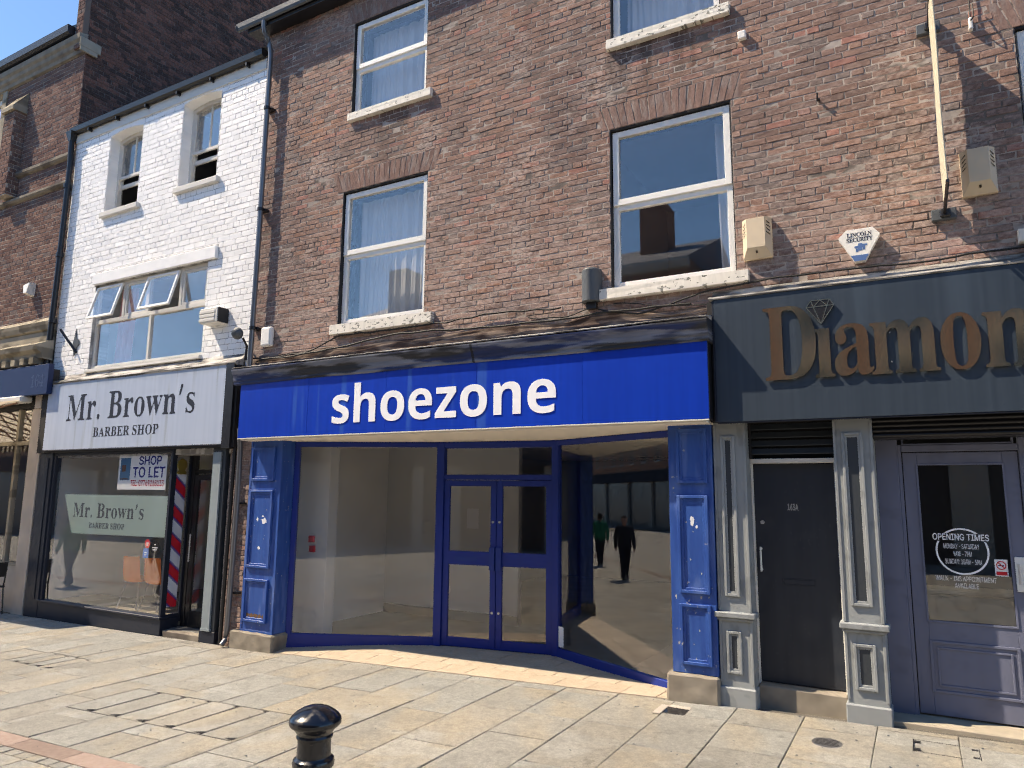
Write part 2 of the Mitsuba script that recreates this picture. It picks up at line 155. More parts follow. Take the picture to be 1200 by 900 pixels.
def glyphs(text, face, x0, x1, z0, cap, thin=0.0, gap=0.0, capunits=200.0, space=75):
    """letters as (character, polygon) fitted between x0 and x1 on the base line z0, capitals (or ascenders) 'cap' metres tall"""
    out, pen = [], 0.0
    for ch in text:
        if ch == ' ': pen += space; continue
        adv, g = GLYPHS[face+ch]
        if ch == "'": g = affinity.translate(g, 0, 170)
        if thin: g = g.intersection(affinity.translate(g, thin, 0)).intersection(affinity.translate(g, -thin, 0)).buffer(2.2)
        out.append((ch, affinity.translate(g, pen, 0))); pen += adv+gap
    u = unary_union([g for _, g in out]).bounds; sx = (x1-x0)/(u[2]-u[0]); sz = cap/capunits
    return [(c, affinity.affine_transform(g, [sx, 0, 0, sz, x0-u[0]*sx, z0])) for c, g in out]
def text_xz(text, h, x0, x1, z0, y, depth=.002, bold=True):
    """small sans lettering facing the street, squeezed to the width x0..x1"""
    m = meshkit.text_mesh(text, h, depth, bold); v = np.array(m.vertices); a, b = v[:, 0].min(), v[:, 0].max()
    return trimesh.Trimesh(np.c_[x0+(v[:, 0]-a)*(x1-x0)/(b-a), y-v[:, 2], z0+v[:, 1]], m.faces, process=False)

GX = [-60, -13, -9.4, -7.4, -4, -1.6, 0, 4, 15, 40]; GZ = [-.9, -.285, -.25, -.225, -.11, -.035, 0, .06, .2, .35]
def gz(x): return np.interp(x, GX, GZ)

# ------------------------------------------------------------------ materials
def M(name, color, rough=None, spec=None, bump=None, bscale=1.0, **kw):
    c = color if isinstance(color, dict) else {'type': 'rgb', 'value': list(color)}
    if rough is None: b = {'type': 'diffuse', 'reflectance': c}
    else: b = {'type': 'principled', 'base_color': c, 'roughness': rough, 'specular': .5 if spec is None else spec, **kw}
    if bump is not None: b = {'type': 'bumpmap', 'arbitrary': bump, 'scale': bscale, 'bsdf': b}
    scene[name] = {'type': 'twosided', 'bsdf': b}
    return name
def lay(u, w, pitch, L):
    """course and brick of the bond: one header course to three of stretchers"""
    r = dr.floor(w/pitch); rm = r-4*dr.floor(r/4); r2 = r-2*dr.floor(r/2)
    Lr = dr.select(rm < .5, L/2, L); off = dr.select(rm < .5, L/4, r2*L/2)
    return r, dr.floor((u-off)/Lr)
def C(*v): return mi.Color3f(*v)
PM, LM = .0665, .232
PW, LW = .088, .262
PL, LL = .082, .235
def f_brick(p, n, uv):
    r, c = lay(p.x, p.z, PM, LM); a = cell_rand(c, r, 1); b = cell_rand(c, r, 2); e = cell_rand(c, r, 3)
    big = fbm(p.x*.45, p.z*.6, 3.0); mid = fbm(p.x*1.3+5, p.z*1.9, 1.0)
    s = a*.48+mid*.8-.14
    col = mix(C(.150, .112, .102), C(.205, .142, .122), smoothstep(.15, .42, s))
    col = mix(col, C(.245, .162, .132), smoothstep(.42, .66, s)); col = mix(col, C(.31, .172, .115), smoothstep(.70, .95, s+.2*(b-.5)))
    col = mix(col, C(.165, .155, .152), smoothstep(.84, .9, b)*.75); col = mix(col, C(.30, .145, .12), smoothstep(.92, .96, e)*.7)
    low = smoothstep(6.4, 4.3, p.z+big*1.8-.9)
    gr = fbm(p.x*36, p.z*64, p.y*40, 3); sp = noise(p.x*210, p.z*210, 3.0)
    smear = smoothstep(.36, .70, fbm(p.x*7, p.z*22, 5.0)*.6+gr*.4+low*.18-.08)
    col = mix(col, C(.345, .285, .262), smear*(.34+.40*low))
    pale = smoothstep(.60, .80, fbm(p.x*1.6+2, p.z*1.3, 11.0))*smoothstep(.35, .6, gr)
    col = mix(col, C(.40, .36, .335), pale*.45)
    col = col*(.46+.72*gr+.30*sp+.18*(e-.5))
    col = mix(col, C(.240, .172, .145), .12)
    st = smoothstep(.42, .66, fbm(p.x*9, p.z*.9, 13.))
    under = mi.Float(0)
    for x0, x1, z1 in ((-6.4, -4.95, 6.72), (-2.66, -1.3, 6.57), (.85, 2.3, 6.57)): under = dr.maximum(under, smoothstep(x0-.05, x0+.1, p.x)*smoothstep(x1+.05, x1-.1, p.x)*smoothstep(z1-1.0, z1-.1, p.z)*dr.select(p.z < z1+.05, 1., 0.))
    col = col*(1-.42*st*under)
    soot = smoothstep(.52, .78, fbm(p.x*.8+9, p.z*.35, 8.0))
    return col*mix(C(1, 1, 1), C(.70, .70, .73), soot)*C(1.03, .955, .915)
def f_mortar(p, n, uv):
    g = fbm(p.x*26, p.z*26, p.y*9); big = fbm(p.x*.7, p.z*.7, 1.); gap = smoothstep(.50, .66, fbm(p.x*5, p.z*14, 3.))
    return mix(mix(C(.26, .22, .195), C(.42, .375, .335), g), C(.10, .085, .075), gap*.75)*(.8+.45*big)
def f_arch(p, n, uv):
    a = cell_rand(dr.floor(p.x/.0762), dr.floor(p.z), 5)
    return mix(mix(C(.20, .137, .118), C(.255, .172, .145), a), C(.29, .25, .23), smoothstep(.45, .75, fbm(p.x*30, p.z*8, 3.))*.55)*(.8+.35*noise(p.x*130, p.z*60, 2.))
def f_white(p, n, uv):
    r, c = lay(p.x, p.z, PW, LW); a = cell_rand(c, r, 1)
    g = fbm(p.x*16, p.z*20, 2.); d = smoothstep(.63, .73, fbm(p.x*5, p.z*9, 7.))*.22
    st = smoothstep(.55, .8, fbm(p.x*7, p.z*.7, 4.))*.14
    return mix(C(.84, .84, .83), C(.55, .53, .49), dr.clip(d*.6+st*.6, 0, 1))*(.93+.04*a+.05*g)
def f_whitejoint(p, n, uv):
    return mix(C(.52, .52, .52), C(.24, .235, .23), smoothstep(.3, .6, fbm(p.x*9, p.z*12, 1.)))
def f_oldbrick(p, n, uv):
    r, c = lay(p.x+p.y, p.z, PL, LL); a = cell_rand(c, r, 1); b = cell_rand(c, r, 2)
    m = fbm(p.x*1.3+p.y, p.z*1.3, 2.)
    col = mix(C(.135, .088, .078), C(.22, .145, .12), smoothstep(.2, .9, a*.6+m*.5)); col = mix(col, C(.17, .135, .125), smoothstep(.82, .9, b))
    return col*(.75+.4*noise((p.x+p.y)*120, p.z*120, 1.))
def f_soot(p, n, uv):
    r, c = lay(p.x+p.y, p.z, PL, LL); a = cell_rand(c, r, 1); b = cell_rand(c, r, 2)
    m = fbm(p.y*.9, p.z*.9, 2.)
    col = mix(C(.07, .05, .045), C(.19, .10, .078), smoothstep(.25, .85, a*.55+m*.5)); col = col*(.9+.2*b)
    return col*(.7+.5*noise(p.y*90, p.z*120, 1.))
def f_slab(p, n, uv):
    k = dr.floor(uv.x); a = cell_rand(k, 3, 1); b = cell_rand(k, 5, 2); e = cell_rand(k, 8, 3)
    vx = p.x+8*e; vy = p.y+5*a
    g = fbm(vx*3.1, vy*1.6, a*9., 4); v = fbm(vx*2.4+vy*1.1, vy*.9-vx*.5, b*7, 4)
    col = mix(C(.325, .300, .255), C(.342, .325, .285), smoothstep(.25, .75, a)); col = mix(col, C(.36, .315, .25), smoothstep(.55, .95, b)*.7)
    col = mix(col, C(.315, .305, .275), smoothstep(.75, .95, e)*.7)
    col = mix(col, C(.42, .345, .24), smoothstep(.47, .70, v)*.55); col = mix(col, C(.43, .42, .385), smoothstep(.55, .70, fbm(vx*2.0-vy*.8, vy*3.4, b*11, 4))*.4); col = mix(col, C(.25, .235, .205), smoothstep(.56, .8, g)*.30)
    gum = smoothstep(.07, .05, mikit.voronoi(p.x*1.9+.1*noise(p.x*30, p.y*30), p.y*1.9)[0])*.18
    dirt = smoothstep(.45, .8, fbm(p.x*.55+3, p.y*.9, 4.))*.12
    grain = fbm(p.x*38, p.y*38, 1., 3)
    edge = smoothstep(.5, .75, fbm(p.x*6, p.y*6, 9.))*.10
    return col*C(.60, .63, .655)*(1-gum-dirt-edge)*(.86+.28*noise(p.x*120, p.y*120, 2.))*(.80+.40*grain)*(.94+.12*e)
def f_joint(p, n, uv):
    return mix(C(.05, .045, .04), C(.15, .14, .12), fbm(p.x*4, p.y*4, 1.))
def f_tile(p, n, uv):
    k = dr.floor(uv.x); a = cell_rand(k, 3, 1); g = fbm(p.x*9, p.y*9, a*3)
    return mix(C(.34, .275, .20), C(.42, .355, .27), g*.7+.3*a)*(.9+.15*noise(p.x*60, p.y*60, 1.))
def f_granite(p, n, uv):
    return mix(C(.23, .175, .15), C(.29, .235, .205), fbm(p.x*40, p.y*40, 2.))*(.8+.3*cell_rand(dr.floor(uv.x), 2, 2))
def f_stone(p, n, uv):
    g = fbm(p.x*9+p.y*7, p.z*9, p.y*9, 4); w = smoothstep(.5, .72, fbm(p.x*2.3, p.z*3.5, p.y*2+4))
    return mix(C(.27, .24, .195), C(.16, .14, .12), w)*(.7+.55*g)
def f_cream(p, n, uv):
    g = fbm(p.x*6+p.y*7, p.z*7, p.y*5, 4); w = smoothstep(.55, .7, fbm(p.x*3, p.z*6, 4.))
    return mix(C(.36, .32, .25), C(.13, .115, .09), w*.7)*(.75+.4*g)
def f_sill(p, n, uv):
    pe = smoothstep(.74, .76, fbm(p.x*26, p.z*50, 2., 4)+.15*smoothstep(.3, .8, fbm(p.x*1.6, p.z, 6.)))
    g = fbm(p.x*30, p.z*8, 1.)
    return mix(C(.70, .67, .60)*(.82+.25*g), C(.19, .19, .165), pe)
def f_blue(p, n, uv):
    s = fbm(p.x*26, p.z*1.2, 1., 4); s2 = smoothstep(.66, .78, fbm(p.x*5, p.z*.35, 3., 4)); h = smoothstep(.3, .9, fbm(p.x*.9, p.z*.9, 2.))
    col = mix(C(.0025, .033, .37), C(.004, .043, .44), s); col = mix(col, C(.04, .12, .44), s2*.55)
    sc = smoothstep(.985, .992, noise(p.x*24, p.z*2.1, 5.))
    return mix(col, C(.35, .40, .62), sc*.5)*(.92+.14*h)
def f_bluepaint(p, n, uv):
    d = p.x+p.y*1.3
    v = fbm(d*22, p.z*3.0, 1., 4); ch = smoothstep(.48, .75, fbm(d*9, p.z*2.2, 5., 4))
    col = mix(C(.014, .048, .235), C(.035, .098, .34), v); col = mix(col, C(.12, .19, .42), ch*.5)
    fl = smoothstep(.83, .85, fbm(d*30, p.z*24, 3., 4)+.05*noise(d*3, p.z*2, 1.))
    return mix(col, C(.42, .40, .36), fl*.85)
def f_greysign(p, n, uv):
    s = fbm(p.x*30, p.z*.6, 1., 4); s2 = smoothstep(.55, .8, fbm(p.x*6, p.z*.25, 3., 4))
    return mix(C(.024, .036, .053), C(.037, .052, .073), s)+C(.012, .017, .022)*s2
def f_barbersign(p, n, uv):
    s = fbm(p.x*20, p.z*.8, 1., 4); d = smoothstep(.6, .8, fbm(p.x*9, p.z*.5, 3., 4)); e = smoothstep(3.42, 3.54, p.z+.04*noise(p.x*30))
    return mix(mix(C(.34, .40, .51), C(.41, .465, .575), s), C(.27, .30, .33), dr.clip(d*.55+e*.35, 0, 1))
def f_lead(p, n, uv):
    g = fbm(p.x*3, p.z*26, p.y*5, 4); h = smoothstep(.45, .62, fbm(p.x*1.7, p.z*11, 2., 4))
    seam = smoothstep(.02, .012, dr.abs(p.x+4.12))
    return mix(mix(C(.020, .021, .026), C(.010, .022, .085), smoothstep(.4, .6, fbm(p.x*.8, p.z*9, 4.))), C(.21, .22, .26), h*.7)*(.40+1.2*g)*(1-.8*seam)
def f_flash(p, n, uv):
    g = fbm(p.x*4, p.z*30, p.y*18, 4)
    return mix(C(.08, .075, .07), C(.42, .40, .37), smoothstep(.35, .65, g))
def f_dirtybrick(p, n, uv):
    g = fbm(p.x*5, p.z*18, p.y*5, 4)
    return mix(C(.07, .05, .045), C(.26, .21, .18), smoothstep(.3, .7, g))
def f_greypaint(p, n, uv):
    g = fbm(p.x*8+p.y*6, p.z*3, 2., 4); d = smoothstep(.62, .75, fbm(p.x*12+p.y*9, p.z*7, 4.))*.18
    return C(.262, .280, .286)*(.88+.2*g)*(1-d)
def f_door(p, n, uv):
    s = fbm(p.x*18, p.z*1.4, 1., 4); sc = smoothstep(.74, .80, fbm(p.x*40, p.z*30, 2., 4))*.4; d = smoothstep(.55, .8, fbm(p.x*2.2, p.z*3.1, 5.))
    return mix(mix(C(.013, .018, .029), C(.021, .027, .040), s), C(.05, .052, .058), dr.clip(sc*.5+d*.22, 0, 1))
def f_iron(p, n, uv):
    d = smoothstep(.55, .8, fbm(p.x*30, p.y*30, p.z*22, 4)); ch = smoothstep(.80, .83, fbm(p.x*60, p.y*60, p.z*60, 3))
    return mix(mix(C(.005, .006, .010), C(.036, .034, .032), d), C(.09, .06, .045), ch*.7)
def f_ironrough(p, n, uv):
    return .14+.35*smoothstep(.45, .8, fbm(p.x*30, p.y*30, p.z*22, 4))
def f_lilac(p, n, uv):
    return C(.135, .148, .215)*(.88+.22*fbm(p.x*9+p.y*6, p.z*1.5, 2., 4))*(1-.18*smoothstep(.55, .85, fbm(p.x*5, p.z*7+p.y*9, 5., 4)))
def f_beige(p, n, uv):
    return C(.47, .40, .33)*(.85+.25*fbm(p.x*5+p.y*5, p.z*4, 2., 4))
def f_pole(p, n, uv):
    """printed barber stripes: red and white diagonals with thin blue lines"""
    t = p.z*2.45+(p.y)*2.2; t = t-dr.floor(t)
    red = smoothstep(.52, .54, t)
    ed = dr.minimum(dr.abs(t-.53), dr.minimum(t, 1-t))
    return mix(mix(C(.62, .63, .68), C(.55, .015, .03), red), C(.04, .04, .25), smoothstep(.06, .045, ed)*.8)
def f_floor(p, n, uv):
    return C(.11, .108, .102)*(.8+.4*fbm(p.x*3, p.y*3, 1.))
def f_galv(p, n, uv):
    return C(.16, .16, .165)*(.6+.8*fbm(p.x*40+p.y*40, p.z*2.2, 2., 4))
def f_canvas(p, n, uv):
    t = p.x*5.5; t = t-dr.floor(t)
    return mix(C(.05, .05, .055), C(.75, .74, .70), smoothstep(.48, .52, t))
def f_ground(p, n, uv):
    return mix(C(.19, .18, .155), C(.25, .235, .20), fbm(p.x*.8, p.y*.8, 1.))
def f_oppbrick(p, n, uv):
    r, c = lay(p.x, p.z, .075, .235); a = cell_rand(c, r, 1)
    return mix(C(.24, .13, .095), C(.36, .215, .15), a*.6+.4*fbm(p.x, p.z, 1.))
def f_plaster(p, n, uv):
    return C(.76, .76, .74)*(.85+.2*fbm(p.x*1.5, p.y*1.5, p.z*1.5))
M('m_brick', proc(f_brick), .85, .25); M('m_mortar', proc(f_mortar)); M('m_arch', proc(f_arch)); M('m_white_brick', proc(f_white), .55, .4); M('m_white_joint', proc(f_whitejoint))
M('m_old_brick', proc(f_oldbrick)); M('m_soot_brick', proc(f_soot)); M('m_dark_mortar', (.17, .135, .115)); M('m_old_mortar', (.40, .36, .31))
M('m_slab', proc(f_slab), .75, .3); M('m_joint', proc(f_joint)); M('m_tile', proc(f_tile), .6, .3); M('m_granite', proc(f_granite)); M('m_stone', proc(f_stone)); M('m_cream_stone', proc(f_cream))
M('m_sill', proc(f_sill), .7, .3); M('m_blue_sign', proc(f_blue), .32, .35); M('m_blue_paint', proc(f_bluepaint), .42, .4); M('m_blue_frame', (.008, .026, .215), .38, .4); M('m_blue_dark', (.010, .032, .21), .4, .4)
M('m_grey_sign', proc(f_greysign), .42, .35); M('m_barber_sign', proc(f_barbersign), .5, .3); M('m_lead', proc(f_lead), .6, .4); M('m_flashing', proc(f_flash), .7, .3); M('m_dirty_brick', proc(f_dirtybrick))
M('m_grey_paint', proc(f_greypaint), .45, .4); M('m_lilac_paint', proc(f_lilac), .45, .4); M('m_panel_dark', (.036, .043, .052), .4, .4); M('m_door_dark', proc(f_door), .45, .4); M('m_beige_paint', proc(f_beige), .55, .3)
M('m_navy', (.013, .017, .030), .45, .4); M('m_navy_sign', (.012, .026, .085), .5, .3); M('m_letter_dark', (.012, .018, .035), .6, .3); M('m_letter_white', (.82, .83, .86), .4, .4); M('m_letter_faint', (.035, .055, .125), .5, .3)
M('m_upvc', (.78, .77, .73), .35, .4); M('m_old_white', (.60, .585, .54), .6, .3); M('m_black', (.012, .012, .014), .35, .5); M('m_black_matt', (.02, .02, .022), .7, .3); M('m_cast_iron', proc(f_iron), proc(f_ironrough), .6); M('m_galvanised', proc(f_galv), .35, .6, metallic=.6)
M('m_cable', (.022, .021, .02), .6, .3); M('m_cream_plastic', (.60, .50, .36), .5, .4); M('m_white_plastic', (.74, .73, .69), .45, .4); M('m_slot', (.05, .04, .03)); M('m_logo_blue', (.10, .17, .36)); M('m_grey_lamp', (.075, .085, .095), .5, .4); M('m_silver', (.55, .55, .56), .3, .6, metallic=.7)
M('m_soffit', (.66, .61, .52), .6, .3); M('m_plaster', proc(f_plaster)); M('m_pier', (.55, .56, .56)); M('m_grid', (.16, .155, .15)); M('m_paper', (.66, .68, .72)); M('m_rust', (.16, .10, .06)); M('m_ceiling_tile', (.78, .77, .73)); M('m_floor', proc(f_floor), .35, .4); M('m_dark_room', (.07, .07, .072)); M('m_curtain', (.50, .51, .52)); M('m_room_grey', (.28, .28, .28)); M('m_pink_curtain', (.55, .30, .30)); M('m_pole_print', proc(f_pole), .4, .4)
M('m_poster', (.74, .75, .76), .5, .4); M('m_poster_blue', (.02, .025, .20)); M('m_poster_red', (.45, .02, .03)); M('m_poster_photo', (.10, .20, .33)); M('m_poster_brown', (.16, .10, .08)); M('m_frost', (.31, .39, .365), .6, .3); M('m_orange', (.72, .20, .045), .4, .4); M('m_chrome', (.6, .6, .62), .15, .6, metallic=1.0)
M('m_bulb_gold', (.30, .22, .05), .3, .5, metallic=.5); M('m_canvas', proc(f_canvas)); scene['m_cream_canvas'] = {'type': 'principledthin', 'base_color': {'type': 'rgb', 'value': [.80, .71, .55]}, 'roughness': .8, 'diff_trans': 1.5, 'spec_trans': 0.0}; M('m_banner', (.50, .46, .36)); M('m_ground', proc(f_ground)); M('m_slate', (.14, .145, .155), .6, .3)
M('m_opp_brick', proc(f_oppbrick)); M('m_opp_cream', (.42, .37, .30)); M('m_opp_dark', (.03, .032, .04), .3, .5); M('m_opp_white', (.45, .44, .41)); M('m_opp_sign', (.045, .05, .065)); M('m_skin', (.45, .27, .20)); M('m_coat', (.03, .034, .045)); M('m_green_cloth', (.03, .16, .10)); M('m_trouser', (.025, .027, .04)); M('m_hair', (.03, .022, .018)); M('m_shoe', (.015, .013, .012), .4, .4)
M('m_red', (.50, .02, .03), .5, .3); M('m_sticker_blue', (.04, .16, .55), .5, .3); M('m_sticker_red', (.65, .05, .05), .5, .3)
scene['m_gold'] = {'type': 'twosided', 'bsdf': {'type': 'roughconductor', 'material': 'none', 'alpha': .012, 'specular_reflectance': {'type': 'rgb', 'value': [.83, .70, .48]}}}
scene['m_gold_edge'] = {'type': 'twosided', 'bsdf': {'type': 'roughconductor', 'material': 'none', 'alpha': .2, 'specular_reflectance': {'type': 'rgb', 'value': [.55, .42, .25]}}}
scene['m_glass'] = {'type': 'thindielectric', 'int_ior': 1.74}
scene['m_double_glass'] = {'type': 'thindielectric', 'int_ior': 1.95}
scene['m_lit'] = {'type': 'diffuse', 'reflectance': {'type': 'rgb', 'value': [.8, .8, .8]}}

# ------------------------------------------------------------------ brickwork
def cut(rects, holes):
    """cut the rectangles (u0, u1, w0, w1) around the holes"""
    for h in holes:
        out = []
        for r in rects:
            a, b, c, d = r
            if b <= h[0] or a >= h[1] or d <= h[2] or c >= h[3]: out.append(r); continue
            if h[0]-a > .02: out.append((a, h[0]-.004, c, d))
            if b-h[1] > .02: out.append((h[1]+.004, b, c, d))
            a2, b2 = max(a, h[0]), min(b, h[1])
            if h[2]-c > .018: out.append((a2, b2, c, h[2]-.004))
            if d-h[3] > .018: out.append((a2, b2, h[3]+.004, d))
        rects = out
    return rects
BF = np.array([[0, 1, 2], [0, 2, 3]]+[t for i in range(4) for t in ([4+i, 4+(i+1) % 4, (i+1) % 4], [4+i, (i+1) % 4, i])]+[t for i in range(4) for t in ([8+i, 8+(i+1) % 4, 4+(i+1) % 4], [8+i, 4+(i+1) % 4, 4+i])])
def brick_arrays(rects, jit=.0022, h0=.004, h1=.010, ch=.005):
    """(n, 12, 3): u, w, proud distance"""
    r = np.array(rects, float); n = len(r); h = rng.uniform(h0, h1, n); V = np.zeros((n, 12, 3))
    cu = np.stack([r[:, 0], r[:, 1], r[:, 1], r[:, 0]], 1); cw = np.stack([r[:, 2], r[:, 2], r[:, 3], r[:, 3]], 1)
    cu = cu+rng.normal(0, jit, (n, 4)); cw = cw+rng.normal(0, jit*.7, (n, 4))
    mu, mw = cu.mean(1, keepdims=True), cw.mean(1, keepdims=True)
    V[:, 8:, 0], V[:, 8:, 1], V[:, 8:, 2] = cu, cw, -.012
    V[:, 4:8, 0], V[:, 4:8, 1], V[:, 4:8, 2] = cu, cw, (h-ch*.6)[:, None]
    V[:, :4, 0], V[:, :4, 1] = cu-np.sign(cu-mu)*ch, cw-np.sign(cw-mw)*ch
    V[:, :4, 2] = h[:, None]+rng.normal(0, .0012, (n, 4))
    return V
def bond(u0, u1, w0, w1, pitch, L, holes, g=.010):
    rects = []
    for r in range(int(math.floor(w0/pitch)), int(math.ceil(w1/pitch))):
        Lr, off = (L/2, L/4) if r % 4 == 0 else (L, (r % 2)*L/2)
        a = math.floor((u0-off)/Lr)
        while off+a*Lr < u1:
            x0, x1 = max(off+a*Lr+g/2, u0), min(off+(a+1)*Lr-g/2, u1); z0, z1 = max(r*pitch+g/2, w0), min((r+1)*pitch-g/2, w1)
            if x1-x0 > .02 and z1-z0 > .015: rects.append((x0, x1, z0, z1))
            a += 1
    return cut(rects, holes)
def in_view(P):
    c = P-CAM; z = c@FWD; rg = math.cos(ROL)*RGT0+math.sin(ROL)*UP0
    x, y = (c@rg)/np.maximum(z, 1e-6), (c@UPV)/np.maximum(z, 1e-6)
    return np.where((z > .1) & (np.abs(x) < .72) & (np.abs(y) < .545), 1/np.maximum(z, 1e-6), 0)
def lay_bricks(parent, rects, to3, mat, nparts, words, uvid=None, **kw):
    """the nearest ones in view as parts, the rest as one part"""
    V = to3(brick_arrays(rects, **kw)); n = len(V); seen = in_view(V[:, :4].mean(1)); order = np.argsort(-seen, kind='stable')
    near = [i for i in order[:nparts] if seen[i] > 0]; rest = np.array(sorted(set(range(n))-set(near)), int)
    def uvs(v, i): return np.c_[i+.5+(v[..., 0]-v[..., :1, 0])/40, .5+(v[..., 1]-v[..., :1, 1])/40] if v.ndim == 2 else None
    for i in near:
        uv = None if uvid is None else np.c_[np.full(12, i+.3)+.3*(V[i][:, 0]-V[i][0, 0]), .3*V[i][:, 1]]
        part(parent, words[0], (V[i], BF), mat, uv=uv)
    if len(rest):
        v = V[rest].reshape(-1, 3); f = (BF[None]+np.arange(len(rest))[:, None, None]*12).reshape(-1, 3)
        uv = None if uvid is None else np.c_[np.repeat(rest+.3, 12)+.3*(v[:, 0]-np.repeat(V[rest][:, 0, 0], 12)), .3*v[:, 1]]
        stuff(parent, words[1], (v, f), mat, words[2], uv=uv)
def face_street(y): return lambda V: np.stack([V[..., 0], y-V[..., 2], V[..., 1]], -1)

# ================================================================== THE SETTING
struct('ground', cat(*[quad([a, -80, gz(a)-.03], [b, -80, gz(b)-.03], [b, 60, gz(b)-.03], [a, 60, gz(a)-.03]) for a, b in zip([-200]+GX[0:], GX+[200])]), 'm_ground', 'open ground under and beyond the paved street')
def strip_ground(x0, x1, y0, y1, dz, n=24):
    xs = np.linspace(x0, x1, n+1)
    return cat(*[quad([a, y0, gz(a)+dz], [b, y0, gz(b)+dz], [b, y1, gz(b)+dz], [a, y1, gz(a)+dz]) for a, b in zip(xs[:-1], xs[1:])])
PAVE = struct('pavement', strip_ground(-45, 25, -14.6, .02, -.009, 90), 'm_joint', 'pedestrian street paved in buff and grey stone slabs')
BAND0, BAND1 = -3.52, -3.33
COVER = (-7.06, -4.80, -2.66, -1.93); COVER2 = (-9.72, -8.80, -1.90, -1.39)
SW = .545
def slab_rects():
    out = []
    for k in range(-72, 46):
        x0, x1 = -2.58+k*SW, -2.58+(k+1)*SW; y = -.06-rng.uniform(0, .5)
        if y < -.15: out.append((x0+.004, x1-.004, y+.004, -.068))
        else: y = -.064
        while y > -14.5:
            ln = rng.choice([.62, .75, .9, 1.05], p=[.3, .3, .25, .15])*rng.uniform(.93, 1.07)
            out.append((x0+.004, x1-.004, max(y-ln, -14.5)+.004, y-.004)); y -= ln
    return out
pave_holes = [(-60, -4.15, BAND0-.105, BAND1+.004), COVER, COVER2]
def to_ground(V):
    b = gz(V[..., 0]); return np.stack([V[..., 0], V[..., 1], b+V[..., 2]-.004], -1)
lay_bricks(PAVE, cut(slab_rects(), pave_holes), to_ground, 'm_slab', 290, ('slab', 'far_slabs', 'stone slabs of the street farther off'), uvid=1, jit=.0015, h0=.002, h1=.0055, ch=.005)
# pink granite band with a row of setts beside it
for i in range(46):
    x1 = -4.16-i*.72; a = brick_arrays([(x1-.712, x1, BAND0+.004, BAND1-.002)], jit=.001, h0=.004, h1=.006); V = to_ground(a)[0]
    part(PAVE, 'band_stone', (V, BF), 'm_granite', uv=np.c_[np.full(12, i+.5), V[:, 1]*.01])
sets = [(-4.17-(i+1)*.155+.016, -4.17-i*.155, BAND0-.098, BAND0-.006) for i in range(190)]
lay_bricks(PAVE, sets, to_ground, 'm_slab', 60, ('sett', 'far_setts', 'small stone setts farther along the band'), uvid=1, jit=.002, h0=.001, h1=.006)
# lifting covers made of slabs with wide open joints
def cover_slabs(c, n, nm):
    w = (c[1]-c[0])/n
    part(PAVE, nm+'_tray', strip_ground(c[0], c[1], c[2], c[3], -.0075, 4), 'm_black_matt')
    for i in range(n):
        x0, x1 = c[0]+i*w+.013, c[0]+(i+1)*w-.013
        a = brick_arrays([(x0, x1, c[2]+.012, c[3]-.012)], h0=.002, h1=.003, ch=.004, jit=.001); V = to_ground(a)[0]
        V[[0, 4], 0] += .0; part(PAVE, nm+'_slab', (V, BF), 'm_slab', uv=np.c_[np.full(12, i+300.3), V[:, 1]*.05])
        for y in (c[2]+.035, c[3]-.035):
            z = gz(x1-.06)+.0045
            s = 1 if y < (c[2]+c[3])/2 else .55
            part(PAVE, nm+'_lifting_slot', trimesh.Trimesh([[x1-.085*s, y-.022*s, z], [x1+.004, y-.022*s, z], [x1+.004, y+.035*s, z]], [[0, 1, 2]], process=False), 'm_black_matt')
cover_slabs(COVER, 6, 'inset_cover'); cover_slabs(COVER2, 4, 'narrow_cover')

# ================================================================== MAIN BRICK BUILDING
MB = thing('brick_building', 'brown brick building with white framed upper windows above the empty blue shop', 'building')
WX0, WX1, WZ0, WZ1 = -8.06, 4.2, 2.48, 8.62
WIN = [(-6.36, -5.11, 6.84, 8.19), (-6.43, -5.04, 3.93, 5.74), (-2.615, -1.43, 6.70, 8.05), (-2.64, -1.365, 3.905, 5.665), (.945, 2.22, 3.93, 5.665), (.965, 2.18, 6.70, 8.05)]
wp = sbox(WX0, WZ0, WX1, WZ1)
for a, b, c, d in WIN: wp = wp.difference(sbox(a, c, b, d))
part(MB, 'wall', xz(wp, 0, .30), 'm_mortar', 'weathered brown brick front wall')
arch = [(a-.09, b+.10, d, d+.27) for a, b, c, d in WIN]
lay_bricks(f'{MB}__wall', bond(WX0, WX1, WZ0, WZ1-.02, PM, LM, WIN+arch), face_street(0), 'm_brick', 300, ('brick', 'bricks', 'weathered bricks of the rest of the front wall'), h0=.0005, h1=.0065, jit=.0032, ch=.0035)
for a, b, c, d in arch:
    if a > 0 and c > 7: continue
    A = hold(MB, 'window_arch', 'flat arch of upright red bricks'); n = int((b-a)/.0762); w = (b-a)/n
    for i in range(n):
        V = face_street(0)(brick_arrays([(a+i*w+.002, a+(i+1)*w-.002, c+.002, d-.004)], h0=.003, h1=.006, ch=.003))[0]
        V[:, 0] += (V[:, 2]-c)/(d-c)*((a+(i+.5)*w)-(a+b)/2)*.13*np.where((V[:, 2]-c) > .1, 1, 0)
        part(A, 'brick', (V, BF), 'm_arch')
